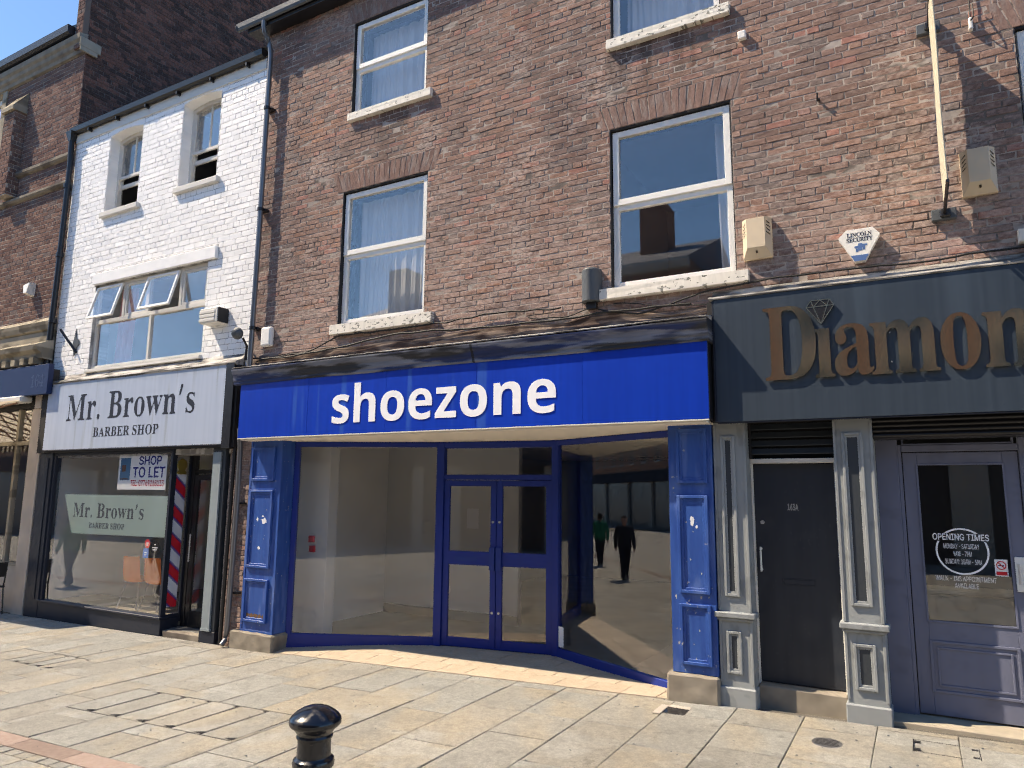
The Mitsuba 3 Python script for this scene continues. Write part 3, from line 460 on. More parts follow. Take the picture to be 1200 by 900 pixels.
def upper_window(P, x0, x1, z0, z1, zt, cur=(.62, .12)):
    """recessed plastic window: top-hung sash above, fixed pane below, sill, net curtain and a room behind"""
    W = hold(P, 'window'); y = .055
    part(W, 'frame', cat(ring(x0+.012, x1-.012, z0+.005, z1-.02, .062, y, y+.06), box(x0+.07, x1-.07, y+.001, y+.059, zt-.075, zt-.012)), 'm_upvc')
    part(W, 'sash', cat(ring(x0+.02, x1-.02, zt-.022, z1-.028, .066, y-.022, y-.002)), 'm_upvc')
    part(W, 'upper_pane', sheet(x0+.08, x1-.08, zt+.035, z1-.085, y+.010), 'm_double_glass'); part(W, 'lower_pane', sheet(x0+.07, x1-.07, z0+.06, zt-.07, y+.03), 'm_double_glass')
    part(W, 'reveal', cat(box(x0+.0005, x0+.010, .002, .29, z0, z1), box(x1-.010, x1-.0005, .002, .29, z0, z1), box(x0, x1, .002, .29, z1-.018, z1-.002)), 'm_black_matt')
    n = 110; xs = np.linspace(x1-cur[0], x1-cur[1], n); yy = .30+.016*np.sin(xs*43+x0)*(.3+.7*np.sin(xs*3.1+x0)**2)+.008*np.sin(xs*83+1)
    v = np.r_[np.c_[xs, yy, np.full(n, z0+.05)], np.c_[xs+.03*np.sin(xs*9), yy, np.full(n, z1-.06)]]
    part(W, 'curtain', (v, np.array([[i, i+1, n+i+1, n+i] for i in range(n-1)])), 'm_curtain')
    d = 3.2; e = .35
    part(W, 'room', cat(box(x0-e, x1+e, d, d+.05, z0-.7, z1+.3), box(x0-e-.05, x0-e, .28, d+.05, z0-.75, z1+.35), box(x1+e, x1+e+.05, .28, d+.05, z0-.75, z1+.35), box(x0-e-.02, x1+e+.02, .28, d+.02, z1+.3, z1+.35), box(x0-e-.02, x1+e+.02, .28, d+.02, z0-.75, z0-.7)), 'm_room_grey')
    return W
def sill(P, x0, x1, z0, z1, d=.06, mat='m_sill'):
    pts = [(.05, z0), (.05, z1), (-d, z1-.012), (-d-.002, z0+.006), (-d+.01, z0)]
    m = prof_x(pts, x0, x1); m = m.subdivide().subdivide(); v = m.vertices.copy()
    v += (meshkit.noise(v*[9, 20, 30], 3)[:, None]-.5)*[.001, .004, .004]
    part(P, 'sill', trimesh.Trimesh(v, m.faces, process=False), mat)
W = upper_window(MB, *WIN[0], 7.53, (1.17, .08)); sill(W, -6.37, -5.0, 6.715, 6.835, .06)
W = upper_window(MB, *WIN[1], 4.885, (1.31, .08)); sill(W, -6.49, -4.885, 3.785, 3.925, .075)
W = upper_window(MB, *WIN[2], 7.40, (1.1, .08)); sill(W, -2.645, -1.335, 6.57, 6.695, .065)
W = upper_window(MB, *WIN[3], 4.83, (.20, .05)); sill(W, -2.745, -1.25, 3.775, 3.90, .075)
W = upper_window(MB, *WIN[4], 4.83); sill(W, .83, 2.33, 3.80, 3.92, .07)
W = upper_window(MB, *WIN[5], 7.40); sill(W, .85, 2.29, 6.57, 6.695, .065)
# eaves
part(MB, 'eaves_board', cat(box(WX0-.25, WX1, -.20, .02, 8.56, 8.60), box(WX0-.25, WX1, -.20, -.175, 8.60, 8.72)), 'm_black')
part(MB, 'gutter', cat(prof_x([(-.20, 8.72), (-.20, 8.66), (-.215, 8.625), (-.235, 8.61), (-.26, 8.62), (-.275, 8.655), (-.28, 8.725), (-.272, 8.725)], WX0-.42, WX1), cyl((WX0-.42, -.24, 8.67), (WX0-.41, -.24, 8.67), .055)), 'm_grey_lamp', 'dark gutter along the eaves')
part(MB, 'roof', cat(quad([WX0-.25, -.22, 8.73], [WX1, -.22, 8.73], [WX1, 4.6, 12.2], [WX0-.25, 4.6, 12.2]), quad([WX0-.25, 4.6, 12.2], [WX1, 4.6, 12.2], [WX1, 9.2, 8.7], [WX0-.25, 9.2, 8.7])), 'm_slate')
part(MB, 'side_wall', cat(box(WX0-.02, WX0+.30, .301, 9.2, -.4, 8.7), box(WX1-.3, WX1, .301, 9.2, -.4, 8.7), box(WX0, WX1, 9.0, 9.3, -.4, 8.7)), 'm_dark_mortar')
# the rain pipe between the two buildings
pp = curve([(-7.93, -.235, 8.62), (-7.93, -.225, 8.5), (-7.91, -.12, 8.30), (-7.90, -.10, 8.1), (-7.90, -.10, 6.), (-7.915, -.10, 3.42)], 60)
DP = part(MB, 'drainpipe', tube(pp, .036, 12), 'm_galvanised', 'grey metal rain pipe down the left edge', smooth=40)
for z in (7.3, 5.75, 4.02): part(DP, 'bracket', cat(cyl((-7.9, -.10, z-.022), (-7.9, -.10, z+.022), .047), box(-7.965, -7.835, -.075, .0, z-.018, z+.018)), 'm_black')
lowp = curve([(-7.96, -.16, 2.62), (-7.965, -.12, 2.3), (-7.985, -.10, 1.2), (-8.01, -.10, .1), (-8.02, -.11, -.12), (-8.02, -.17, -.20)], 40)
DP2 = part(MB, 'drainpipe', tube(lowp, .033, 12), 'm_galvanised', 'grey lower rain pipe beside the blue pilaster', smooth=40)
for z in (1.62, .45): part(DP2, 'bracket', box(-8.04, -7.90, -.07, .0, z-.012, z+.012), 'm_black')
part(MB, 'waste_pipe', tube(curve([(-8.13, -.07, 2.6), (-8.15, -.07, 1.2), (-8.17, -.07, -.22)], 12), .026, 10), 'm_black', smooth=40)
part(MB, 'conduit', tube([(-8.075, -.05, 2.6), (-8.09, -.05, 1.2), (-8.11, -.05, -.2)], .016, 8), 'm_galvanised')
# brick strip behind the pipes and the bare bricks above the shopfront
part(MB, 'pier', box(-8.30, -7.78, .0, .3, -.3, 2.479), 'm_mortar')
lay_bricks(f'{MB}__pier', bond(-8.28, -7.70, -.25, 2.47, PM, LM, []), face_street(-.001), 'm_brick', 40, ('brick', 'bricks', 'bricks of the strip behind the pipes'))
# ---- shopfront of the empty blue shop
part(MB, 'shop_lintel', box(-7.79, -1.6, -.28, .30, 2.47, 3.19, .002), 'm_black_matt')
CN = [(-.005, 3.19), (-.31, 3.19), (-.325, 3.205), (-.325, 3.235), (-.335, 3.25), (-.345, 3.30), (-.375, 3.345), (-.385, 3.375), (-.385, 3.39), (-.36, 3.396), (-.005, 3.42)]
cm = prof_x(CN, -7.93, -1.575).subdivide().subdivide().subdivide(); v = cm.vertices.copy(); v[:, 1:] += (meshkit.fbm(v*[5, 9, 9], 4, 5)[:, None]-.5)*[.020, .030]
part(MB, 'shop_cornice', trimesh.Trimesh(v, cm.faces, process=False), 'm_lead', 'worn dark cornice above the blue sign')
fm = prof_x([(-.005, 3.42), (-.375, 3.402), (-.385, 3.398), (-.388, 3.408), (-.372, 3.416), (-.015, 3.50), (-.003, 3.56)], -7.92, -1.58).subdivide().subdivide(); v = fm.vertices.copy(); v[:, 2] += (meshkit.fbm(v*[3, 8, 8], 3, 8)-.5)*.02
part(MB, 'lead_flashing', trimesh.Trimesh(v, fm.faces, process=False), 'm_flashing', 'rough lead flashing under the brick wall')
fm = box(-8.03, -1.6, -.02, .0, 3.50, 3.62, .004).subdivide().subdivide().subdivide().subdivide(); v = fm.vertices.copy(); v[:, 1] += (meshkit.fbm(v*[14, 6, 24], 4, 9)-.5)*.045; v[:, 2] += (meshkit.fbm(v*[5, 6, 3], 4, 2)-.5)*.16*(v[:, 2] > 3.56)
part(MB, 'patched_mortar', trimesh.Trimesh(v, fm.faces, process=False), 'm_dirty_brick', 'rough patched mortar above the shop cornice')
def molded_panel(parent, x0, x1, z0, z1, y, mat, fill=None, m=.035, rise=.016, deep=.012):
    """raised moulding round a sunk panel"""
    K = part(parent, 'panel', cat(ring(x0, x1, z0, z1, m*.55, y-rise, y+.002), ring(x0+m*.5, x1-m*.5, z0+m*.5, z1-m*.5, m*.5, y-rise*.45, y+.002)), mat)
    part(K, 'field', box(x0+m, x1-m, y-.003, y+.003, z0+m, z1-m, .001), fill or mat)
def pedestal(parent, x0, x1, y0, y1, z0, z1, seed):
    m = box(x0, x1, y0, y1, z0, z1, .02).subdivide().subdivide().subdivide(); v = m.vertices.copy(); v += (meshkit.fbm(v*7, 4, seed)[:, None]-.5)*[.03, .03, .03]
    part(parent, 'pedestal', trimesh.Trimesh(v, m.faces, process=False), 'm_stone', 'chipped stone pedestal', smooth=30)
PL_ = hold(MB, 'pilaster', 'faded blue left pilaster with three moulded panels')
part(PL_, 'shaft', cat(box(-7.80, -7.21, -.07, .16, -.01, 2.47), ring(-7.80, -7.21, -.01, 2.47, .03, -.078, -.072)), 'm_blue_paint')
for a, b in ((1.92, 2.36), (.80, 1.80), (.12, .66)): molded_panel(PL_, -7.755, -7.325, a, b, -.072, 'm_blue_paint', m=.055, rise=.03)
def remnant(parent, x, z, w, h, y, seed, mat, name):
    g = np.random.default_rng(seed); a = np.linspace(0, 2*np.pi, 17)[:-1]; r = g.uniform(.55, 1.1, 16)
    part(parent, name, xz(Polygon([(x+w*q*math.cos(t), z+h*q*math.sin(t)) for t, q in zip(a, r)]), y-.0012, y-.0002), mat)
for i, (x, z, w, h) in enumerate(((-7.47, 1.40, .05, .055), (-7.60, 1.42, .018, .03), (-7.54, 1.05, .03, .025), (-7.50, 1.46, .025, .015))): remnant(PL_, x, z, w, h, -.075, i+20, 'm_paper', 'paper_remnant')
for i in range(5): remnant(PL_, -7.68+i*.075, .20, .045, .028, -.075, i+40, 'm_rust', 'peeled_patch')
pedestal(PL_, -7.965, -7.17, -.11, .17, -.34, -.005, 1)
PR_ = hold(MB, 'pilaster', 'faded blue right pilaster with three moulded panels')
part(PR_, 'shaft', box(-2.055, -1.645, -.07, .30, .2, 2.47), 'm_blue_paint')
for a, b in ((1.90, 2.41), (.905, 1.79), (.28, .81)): molded_panel(PR_, -1.975, -1.69, a, b, -.072, 'm_blue_paint', m=.05, rise=.028)
remnant(PR_, -1.84, 1.55, .022, .05, -.075, 61, 'm_paper', 'paper_remnant'); remnant(PR_, -1.80, 1.50, .012, .02, -.075, 62, 'm_paper', 'paper_remnant')
pedestal(PR_, -2.11, -1.635, -.105, .25, -.12, .198, 2)
part(MB, 'shop_soffit', cat(box(-7.79, -1.63, -.28, 1.75, 2.445, 2.469, .001)), 'm_soffit', 'cream boarded soffit over the recessed entrance')
# recess: tiled floor, angled show windows and double doors
RA, RB, RC, RD = np.array([-7.21, .16]), np.array([-5.40, .97]), np.array([-3.86, 1.22]), np.array([-2.05, .32]); ZF = -.115
def floor_z(x, y): return gz(x)*(1-np.clip(y/.85, 0, 1))+ZF*np.clip(y/.85, 0, 1)+.006
part(MB, 'entrance_floor', (np.array([[x, y, floor_z(x, y)-.012] for y in (-.062, 0, .4, .85, 1.5) for x in np.linspace(-7.22, -1.64, 15)]), np.array([[j*15+i, j*15+i+1, (j+1)*15+i+1, (j+1)*15+i] for j in range(4) for i in range(14)])), 'm_joint')
tiles = []
for r in range(4):
    for k in range(-1, 18): tiles.append((-7.19+k*.355+(.17 if r % 2 else 0), -7.19+(k+1)*.355+(.17 if r % 2 else 0)-.006, -.062+r*.355, -.062+(r+1)*.355-.006))
tiles = [(max(a, -7.2), min(b, -1.65), c, d) for a, b, c, d in tiles if b > -7.15 and a < -1.7]
TF = f'{MB}__entrance_floor'
for i, t in enumerate(tiles):
    V = brick_arrays([t], jit=.0005, h0=.0, h1=.001, ch=.003)[0]; V = np.c_[V[:, 0], V[:, 1], floor_z(V[:, 0], V[:, 1])+V[:, 2]]
    part(TF, 'tile', (V, BF), 'm_tile', uv=np.c_[np.full(12, i+.5), V[:, 1]*.01])
def along(A, B):
    d = B-A; L = float(np.hypot(*d)); a = math.atan2(d[1], d[0]); m = np.eye(4); m[:2, :2] = [[math.cos(a), -math.sin(a)], [math.sin(a), math.cos(a)]]; m[:2, 3] = A
    return L, lambda me: me.apply_transform(m)
def show_window(A, B, z0, z1, mat, zr=.10, label=None):
    L, pl = along(A, B); S = hold(MB, 'show_window', label)
    part(S, 'frame', pl(ring(0, L, z0-.13, z1, .065, -.03, .03, zr+.13)), mat)
    part(S, 'pane', pl(sheet(.06, L-.06, z0+zr-.01, z1-.06, 0)), 'm_glass')
    return S
show_window(RA, RB, ZF, 2.44, 'm_blue_frame', label='left angled show window in a blue frame'); show_window(RC, RD, ZF, 2.44, 'm_blue_frame', label='right angled show window in a blue frame')
L, pl = along(RB, RC); EN = hold(MB, 'entrance', 'blue double doors with a fanlight')
part(EN, 'frame', pl(cat(box(-.05, .05, -.05, .05, ZF, 2.44), box(L-.05, L+.05, -.05, .05, ZF, 2.44), box(.05, L-.05, -.04, .04, 2.36, 2.439), box(.05, L-.05, -.04, .04, 1.955, 2.02))), 'm_blue_frame')
part(EN, 'fanlight', pl(sheet(.05, L-.05, 2.02, 2.36, 0)), 'm_glass')
hw = (L-.1)/2
for i in (0, 1):
    s0 = .05+i*hw+.004; s1 = s0+hw-.008; D_ = hold(EN, 'door_leaf')
    scene[D_] = ply(pl(cat(ring(s0, s1, ZF+.012, 1.95, .075, -.022, .022, .11), box(s0+.07, s1-.07, -.0215, .0215, .89, 1.06))), 'm_blue_frame')
    k = f'{EN}__door_leaf_pane' if i == 0 else f'{EN}__door_leaf_pane_001'
    scene[k] = ply(pl(cat(sheet(s0+.07, s1-.07, 1.055, 1.88, 0), sheet(s0+.07, s1-.07, ZF+.11, .895, 0))), 'm_glass')
    e = s1-.04 if i == 0 else s0+.04
    kk = f'{EN}__door_handle' if i == 0 else f'{EN}__door_handle_001'
    scene[kk] = ply(pl(cat(box(e-.035, e+.035, -.06, -.0225, .84, 1.12))), 'm_blue_dark')
    kk = f'{EN}__lock' if i == 0 else f'{EN}__lock_001'
    scene[kk] = ply(pl(cat(cyl((e, -.022, 1.43), (e, -.032, 1.43), .016), cyl((e, -.022, .33), (e, -.032, .33), .016))), 'm_silver')
scene[f'{EN}__letterbox'] = ply(pl(box(.22, .52, -.028, -.0218, .94, .995)), 'm_blue_dark')
# the empty shop behind the glass
fp = trimesh.creation.extrude_polygon(Polygon([(-7.75, .2), (-7.3, .16), tuple(RA), tuple(RB), tuple(RC), tuple(RD), (-1.7, .34), (-1.7, 8.9), (-7.75, 8.9)]), .05, engine='earcut')
part(MB, 'shop_floor', fp.apply_translation([0, 0, ZF-.04]), 'm_floor')
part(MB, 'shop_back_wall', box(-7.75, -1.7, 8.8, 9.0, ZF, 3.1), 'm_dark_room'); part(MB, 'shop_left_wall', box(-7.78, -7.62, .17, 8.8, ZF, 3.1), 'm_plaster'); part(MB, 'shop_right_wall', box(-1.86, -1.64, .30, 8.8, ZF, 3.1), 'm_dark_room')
part(MB, 'partition_skirting', box(-7.61, -5.15, 2.585, 2.599, ZF, ZF+.14), 'm_grid'); part(MB, 'socket', box(-6.48, -6.33, 2.585, 2.599, .28, .37), 'm_upvc'); part(MB, 'stuck_notice', box(-6.05, -5.84, 2.594, 2.599, 1.25, 1.55), 'm_paper')
part(MB, 'shop_partition', box(-7.62, -5.15, 2.6, 2.7, ZF, 2.53), 'm_pier', 'pale partition behind the left show window')
part(MB, 'window_pier', box(-7.61, -7.02, .62, .80, ZF, 2.53), 'm_pier', 'pale pier just inside the left show window')
part(MB, 'shop_bulkhead', box(-7.7, -1.7, 1.4, 8.8, 2.60, 2.66), 'm_black_matt')
CT = part(MB, 'shop_ceiling', box(-7.62, -1.86, .3, 8.8, 2.545, 2.575), 'm_grid', 'grid of a suspended ceiling')
for i in range(9):
    for j in range(13):
        x, y = -7.5+i*.62, .35+j*.62
        if rng.random() < .04: continue
        part(CT, 'tile', box(x+.012, x+.608, y+.012, y+.608, 2.533, 2.5435, .002), 'm_ceiling_tile')
for i, (x, z) in enumerate(((-7.60, 1.10), (-7.60, .97))): part(MB, 'fire_call_point', box(-7.33+.02*i, -7.24+.02*i, .585, .619, z, z+.085), 'm_red', 'small red fire alarm box inside the window')
# ---- shopfront of the barber with the gold letters
part(MB, 'shop_lintel', box(-1.63, 4.2, -.13, .33, 2.46, 3.60, .002), 'm_black_matt')
part(MB, 'sign_flashing', prof_x([(.0, 3.60), (-.19, 3.60), (-.195, 3.61), (-.19, 3.625), (-.03, 3.66), (-.012, 3.72), (.0, 3.72)], -1.60, 4.2), 'm_flashing')
def grey_pilaster(x0, x1, px0, px1, zb):
    g = hold(MB, 'pilaster', 'pale grey pilaster with long dark inset panels'); y = -.03
    part(g, 'shaft', box(x0, x1, y, .24 if x0 < -1 else .29, zb+.05, 2.46), 'm_grey_paint')
    part(g, 'edge', cat(box(x0, x0+.022, y-.010, y-.0005, .77, 2.44), box(x1-.022, x1, y-.010, y-.0005, .77, 2.44), box(x0, x0+.022, y-.010, y-.0005, .16, .70), box(x1-.022, x1, y-.010, y-.0005, .16, .70)), 'm_grey_paint')
    molded_panel(g, px0, px1, .90, 2.335, y, 'm_grey_paint', 'm_panel_dark', m=.042, rise=.022)
    molded_panel(g, px0, px1, .24, .60, y, 'm_grey_paint', 'm_panel_dark', m=.042, rise=.022)
    part(g, 'ledge', cat(box(x0-.03, x1+.035, y-.05, .10, .715, .765, .008), box(x0-.012, x1+.015, y-.028, .10, .69, .7145, .006)), 'm_grey_paint')
    part(g, 'plinth', box(x0-.015, x1+.015, y-.03, .14, zb-.1, .125, .008), 'm_grey_paint')
grey_pilaster(-1.635, -1.345, -1.57, -1.44, -.04); grey_pilaster(-.61, -.305, -.545, -.38, -.005)
D1 = hold(MB, 'flat_door', 'plain dark grey door numbered 163A'); y = .23
scene[D1] = ply(box(-1.335, -.635, y, y+.045, .15, 2.085), 'm_door_dark')
scene[f'{D1}__number'] = ply(text_xz('163A', .055, -1.045, -.955, 1.665, y-.001, .003), 'm_silver')
scene[f'{D1}__handle'] = ply(cat(box(-1.298, -1.282, y-.05, y-.034, 1.11, 1.33), box(-1.298, -1.282, y-.04, y, 1.12, 1.14), box(-1.298, -1.282, y-.04, y, 1.30, 1.32)), 'm_white_plastic')
scene[f'{D1}__letterbox'] = ply(cat(ring(-1.115, -.845, 1.0, 1.06, .008, y-.006, y-.0005), box(-1.105, -.855, y-.004, y-.0005, 1.01, 1.05)), 'm_door_dark')
scene[f'{D1}__lock'] = ply(cyl((-1.27, y-.012, 1.55), (-1.27, y, 1.55), .018), 'm_silver')
scene[f'{D1}__frame'] = ply(cat(box(-1.344, -1.336, .15, .28, .14, 2.13), box(-.634, -.612, .15, .28, .14, 2.13), box(-1.336, -.634, .15, .28, 2.088, 2.13)), 'm_old_white')
LV = part(MB, 'louvre', cat(box(-1.336, -.612, .28, .32, 2.13, 2.46), box(-1.344, -1.325, .10, .28, 2.13, 2.46)), 'm_black_matt', 'dark slatted vent above the plain door')
for i in range(4):
    part(LV, 'slat', turned(box(-1.325, -.614, .13, .142, 2.165+i*.075, 2.225+i*.075, .002), [1, 0, 0], -.5, [0, .136, 2.19+i*.075]), 'm_panel_dark')
st = box(-1.34, -.62, .10, .32, -.12, .143, .012).subdivide().subdivide().subdivide(); v = st.vertices.copy(); v += (meshkit.fbm(v*6, 3, 4)[:, None]-.5)*[.0, .012, .010]
part(MB, 'door_step', trimesh.Trimesh(v, st.faces, process=False), 'm_stone', 'worn stone step under the plain door', smooth=30)
E2 = hold(MB, 'shop_door', 'grey half glazed barber shop door'); y = .30
dl = ring(-.10, .72, .045, 2.17, .105, y, y+.045, .74)
scene[E2] = ply(cat(dl), 'm_lilac_paint')
scene[f'{E2}__pane'] = ply(sheet(.0, .62, .78, 2.07, y+.02), 'm_glass')
scene[f'{E2}__glazing_bead'] = ply(ring(-.005, .625, .772, 2.078, .016, y-.008, y-.0005), 'm_lilac_paint')
scene[f'{E2}__panel'] = ply(cat(ring(.0, .62, .22, .63, .022, y-.012, y-.0005), ring(.05, .57, .27, .58, .016, y-.009, y-.0005)), 'm_lilac_paint')
HP = f'{E2}__handle_plate'; scene[HP] = ply(box(.635, .715, y-.012, y-.0005, 1.06, 1.33), 'm_white_plastic')
scene[f'{E2}__handle'] = ply(cat(cyl((.655, y-.05, 1.12), (.655, y-.05, 1.28), .008), cyl((.655, y-.05, 1.13), (.655, y, 1.13), .006), cyl((.655, y-.05, 1.27), (.655, y, 1.27), .006)), 'm_silver')
part(MB, 'door_surround', cat(box(-.304, -.135, .27, .36, -.05, 2.44), box(-.135, -.107, .285, .36, -.03, 2.24), box(.728, .80, .28, .36, -.02, 2.44), box(-.107, .728, .28, .36, 2.178, 2.235, .006), box(-.107, .728, .30, .36, 2.30, 2.44), ring(-.10, .70, 2.236, 2.30, .012, .285, .34)), 'm_lilac_paint', 'grey timber surround of the barber shop door')
part(MB, 'shop_side_panel', cat(box(.80, 1.02, .27, .36, -.02, 2.44), box(1.02, 4.1, .28, .36, -.02, .55)), 'm_lilac_paint'); part(MB, 'side_show_window', sheet(1.02, 4.1, .55, 2.44, .32), 'm_glass')
SH = hold(MB, 'shutter_box', 'black roller shutter housing over the barber shop door')
scene[SH] = ply(box(-.304, 4.1, .03, .26, 2.28, 2.458), 'm_black')
for i in range(4): part(SH, 'slat', cat(cyl((-.303, .022, 2.302+i*.042), (4.1, .022, 2.302+i*.042), .019, 10)), 'm_black', smooth=40)
part(MB, 'threshold', box(-.304, 4.1, .0, .34, -.06, .030, .006), 'm_cream_stone', 'pale door threshold')
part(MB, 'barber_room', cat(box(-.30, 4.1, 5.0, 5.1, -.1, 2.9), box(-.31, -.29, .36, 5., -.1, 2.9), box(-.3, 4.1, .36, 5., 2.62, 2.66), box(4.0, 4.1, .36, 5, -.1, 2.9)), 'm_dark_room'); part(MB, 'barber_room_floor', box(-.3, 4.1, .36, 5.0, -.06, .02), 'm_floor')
part(MB, 'barber_counter', cat(box(.0, 1.2, 1.6, 1.95, .02, .86, .02), box(-.02, 1.22, 1.56, 1.97, .861, .90, .01)), 'm_cream_stone')
part(MB, 'stair_wall', box(-1.62, -.3, 1.2, 1.25, 0, 2.9), 'm_dark_room')
for x, yy in ((.06, 1.2), (.50, 1.2), (.28, 2.4)): part(MB, 'ceiling_lamp', trimesh.creation.cylinder(.055, .012, sections=20).apply_translation([x, yy, 2.612]), {'type': 'diffuse', 'reflectance': {'type': 'rgb', 'value': .8}}, 'round lit ceiling lamp inside the barber shop', emitter={'type': 'area', 'radiance': {'type': 'rgb', 'value': [9, 8.4, 7.2]}})

# ================================================================== WHITE PAINTED BUILDING
WB = thing('white_building', 'narrow white painted brick building with two half open sash windows above the barber shop', 'building')
VX0, VX1 = -13.02, -8.07
W1, W2, W3 = (-11.96, -11.03, 6.50, 7.96), (-9.98, -9.06, 6.53, 8.02), (-11.96, -9.09, 3.77, 5.21)
def arched(a, b, c, d, r=.05):
    xs = np.linspace(a, b, 13); t = (xs-(a+b)/2)/((b-a)/2)
    return Polygon([(a, c), (b, c)]+[(x, d-r+r*(1-q*q)) for x, q in zip(xs[::-1], t[::-1])])
wp = sbox(VX0, 2.3, VX1, 8.35).difference(arched(*W1)).difference(arched(*W2)).difference(sbox(W3[0], W3[2], W3[1], W3[3]))
part(WB, 'wall', xz(wp, 0, .30), 'm_white_joint', 'white painted brick front wall')
wr = bond(VX0, VX1, 3.42, 8.03, PW, LW, [W1, W2, W3, (-12.0, -8.87, 5.20, 5.43)], g=.008)
lay_bricks(f'{WB}__wall', wr, face_street(0), 'm_white_brick', 300, ('brick', 'bricks', 'white painted bricks of the rest of the wall'), h0=.0025, h1=.0045, jit=.0010, ch=.003)
part(WB, 'frieze', box(VX0, VX1, -.022, .0, 8.03, 8.20), 'm_old_white')
for a, b, c, d in (W1, W2):
    ring_p = arched(a-.002, b+.002, c, d+.10).difference(arched(a, b, c-.1, d)); part(WB, 'window_arch', xz(ring_p.intersection(sbox(a-.1, d-.15, b+.1, d+.2)), -.006, .0), 'm_white_brick')
    part(WB, 'window_reveal', xz(arched(a, b, c, d).difference(arched(a+.006, b-.006, c-.01, d-.006)), .001, .17), 'm_white_brick')
    S = hold(WB, 'sash_window', 'old white sash window with its lower half pushed up'); y = .17; zt = 7.16
    part(S, 'frame', xz(arched(a+.001, b-.001, c+.001, d-.001).difference(arched(a+.065, b-.065, c+.05, d-.07)), y, y+.07), 'm_old_white')
    part(S, 'upper_sash', cat(box(a+.066, b-.066, y+.004, y+.04, zt, zt+.05), box((a+b)/2-.012, (a+b)/2+.012, y+.006, y+.036, zt+.051, d-.075), box(a+.066, a+.10, y+.005, y+.039, zt+.051, d-.16), box(b-.10, b-.066, y+.005, y+.039, zt+.051, d-.16)), 'm_old_white')
    part(S, 'lower_sash', cat(box(a+.066, b-.066, y+.044, y+.078, zt-.16, zt-.09), box(a+.066, a+.10, y+.044, y+.078, zt-.089, zt+.3), box(b-.10, b-.066, y+.044, y+.078, zt-.089, zt+.3)), 'm_old_white')
    part(S, 'pane', xz(arched(a+.08, b-.08, zt+.05, d-.08), y+.02, y+.021), 'm_glass')
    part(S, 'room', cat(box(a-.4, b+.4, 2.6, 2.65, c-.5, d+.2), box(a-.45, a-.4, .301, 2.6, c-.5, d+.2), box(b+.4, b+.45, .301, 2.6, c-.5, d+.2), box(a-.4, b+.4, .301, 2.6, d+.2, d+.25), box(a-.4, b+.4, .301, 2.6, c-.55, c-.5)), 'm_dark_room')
    part(S, 'sill', box(a-.03, b+.10, -.065, .17, c-.095, c-.004, .008), 'm_old_white')
part(WB, 'lintel', box(-12.0, -8.87, -.055, .0, 5.21, 5.40, .008), 'm_white_brick', 'long white painted lintel over the wide window')
CW = hold(WB, 'wide_window', 'wide weathered window with two of its four top lights propped open'); x0, x1, z0, z1 = W3; y = .045
part(CW, 'frame', cat(ring(x0+.004, x1-.004, z0+.004, z1-.004, .045, y, y+.06), box(x0+.05, x1-.05, y+.001, y+.059, 4.535, 4.60), *[box(x-.03, x+.03, y+.002, y+.058, 4.601, z1-.05) for x in (-11.21, -10.56, -9.755)], box(-10.49, -10.435, y+.002, y+.058, z0+.05, 4.534)), 'm_old_white')
part(CW, 'lower_pane', cat(sheet(x0+.05, -10.49, z0+.05, 4.535, y+.03), sheet(-10.435, x1-.05, z0+.05, 4.535, y+.03)), 'm_double_glass')
for i, (a, b) in enumerate(((x0+.05, -11.24), (-11.18, -10.59), (-10.53, -9.785), (-9.725, x1-.05))):
    op = i in (0, 2); mv = (lambda m: turned(m, [1, 0, 0], math.radians(-15) if op else 0, [0, y, z1-.05]))
    f = part(CW, 'top_light', mv(ring(a-.02 if op else a+.003, b+.02 if op else b-.003, 4.565 if op else 4.603, z1-.052, .04, y-.038 if op else y+.01, y-.003 if op else y+.045)), 'm_upvc' if op else 'm_old_white')
    scene[f'{CW}__top_pane' if i == 0 else f'{CW}__top_pane_{i:03d}'] = ply(mv(sheet(a+.02, b-.02, 4.60, z1-.09, y-.02 if op else y+.03)), 'm_double_glass')
n = 50
for nm, a, b in (('curtain', -11.75, -11.35), ('curtain', -9.55, -9.12)):
    xs = np.linspace(a, b, n); yy = .36+.03*np.sin(xs*43); v = np.r_[np.c_[xs-(.08 if a < -10 else -.02), yy, np.full(n, z0-.1)], np.c_[xs, yy, np.full(n, z1-.02)]]
    part(CW, nm, (v, np.array([[i, i+1, n+i+1, n+i] for i in range(n-1)])), 'm_pink_curtain')
part(CW, 'room', cat(box(x0-.1, x1+.1, 3.4, 3.45, z0-.7, z1+.2), box(x0-.15, x0-.1, .28, 3.44, z0-.74, z1+.24), box(x1+.1, x1+.15, .28, 3.44, z0-.74, z1+.24), box(x0-.12, x1+.12, .28, 3.42, z1+.2, z1+.25), box(x0-.12, x1+.12, .28, 3.42, z0-.75, z0-.7)), 'm_plaster')
sill(WB, x0-.02, x1+.02, 3.70, 3.765, .05, 'm_old_white')
part(WB, 'gutter', prof_x([(.0, 8.32), (-.01, 8.24), (-.04, 8.20), (-.08, 8.195), (-.11, 8.22), (-.125, 8.30), (-.118, 8.30)], -13.10, -8.08), 'm_black', 'black half round gutter')
for k in range(6): part(f'{WB}__gutter', 'bracket', box(-12.55+k*.82, -12.52+k*.82, -.10, .0, 8.14, 8.20), 'm_black')
part(WB, 'roof', quad([-13.04, -.1, 8.33], [-8.05, -.1, 8.33], [-8.05, 6, 9.2], [-13.04, 6, 9.2]), 'm_slate')
pp = curve([(-13.07, -.075, 8.22), (-13.07, -.075, 8.05), (-13.04, -.075, 7.5), (-13.06, -.075, 5.5), (-13.10, -.075, 3.9)], 40)
DP = part(WB, 'drainpipe', tube(pp, .047, 12), 'm_black', 'black rain pipe down the left edge', smooth=40)
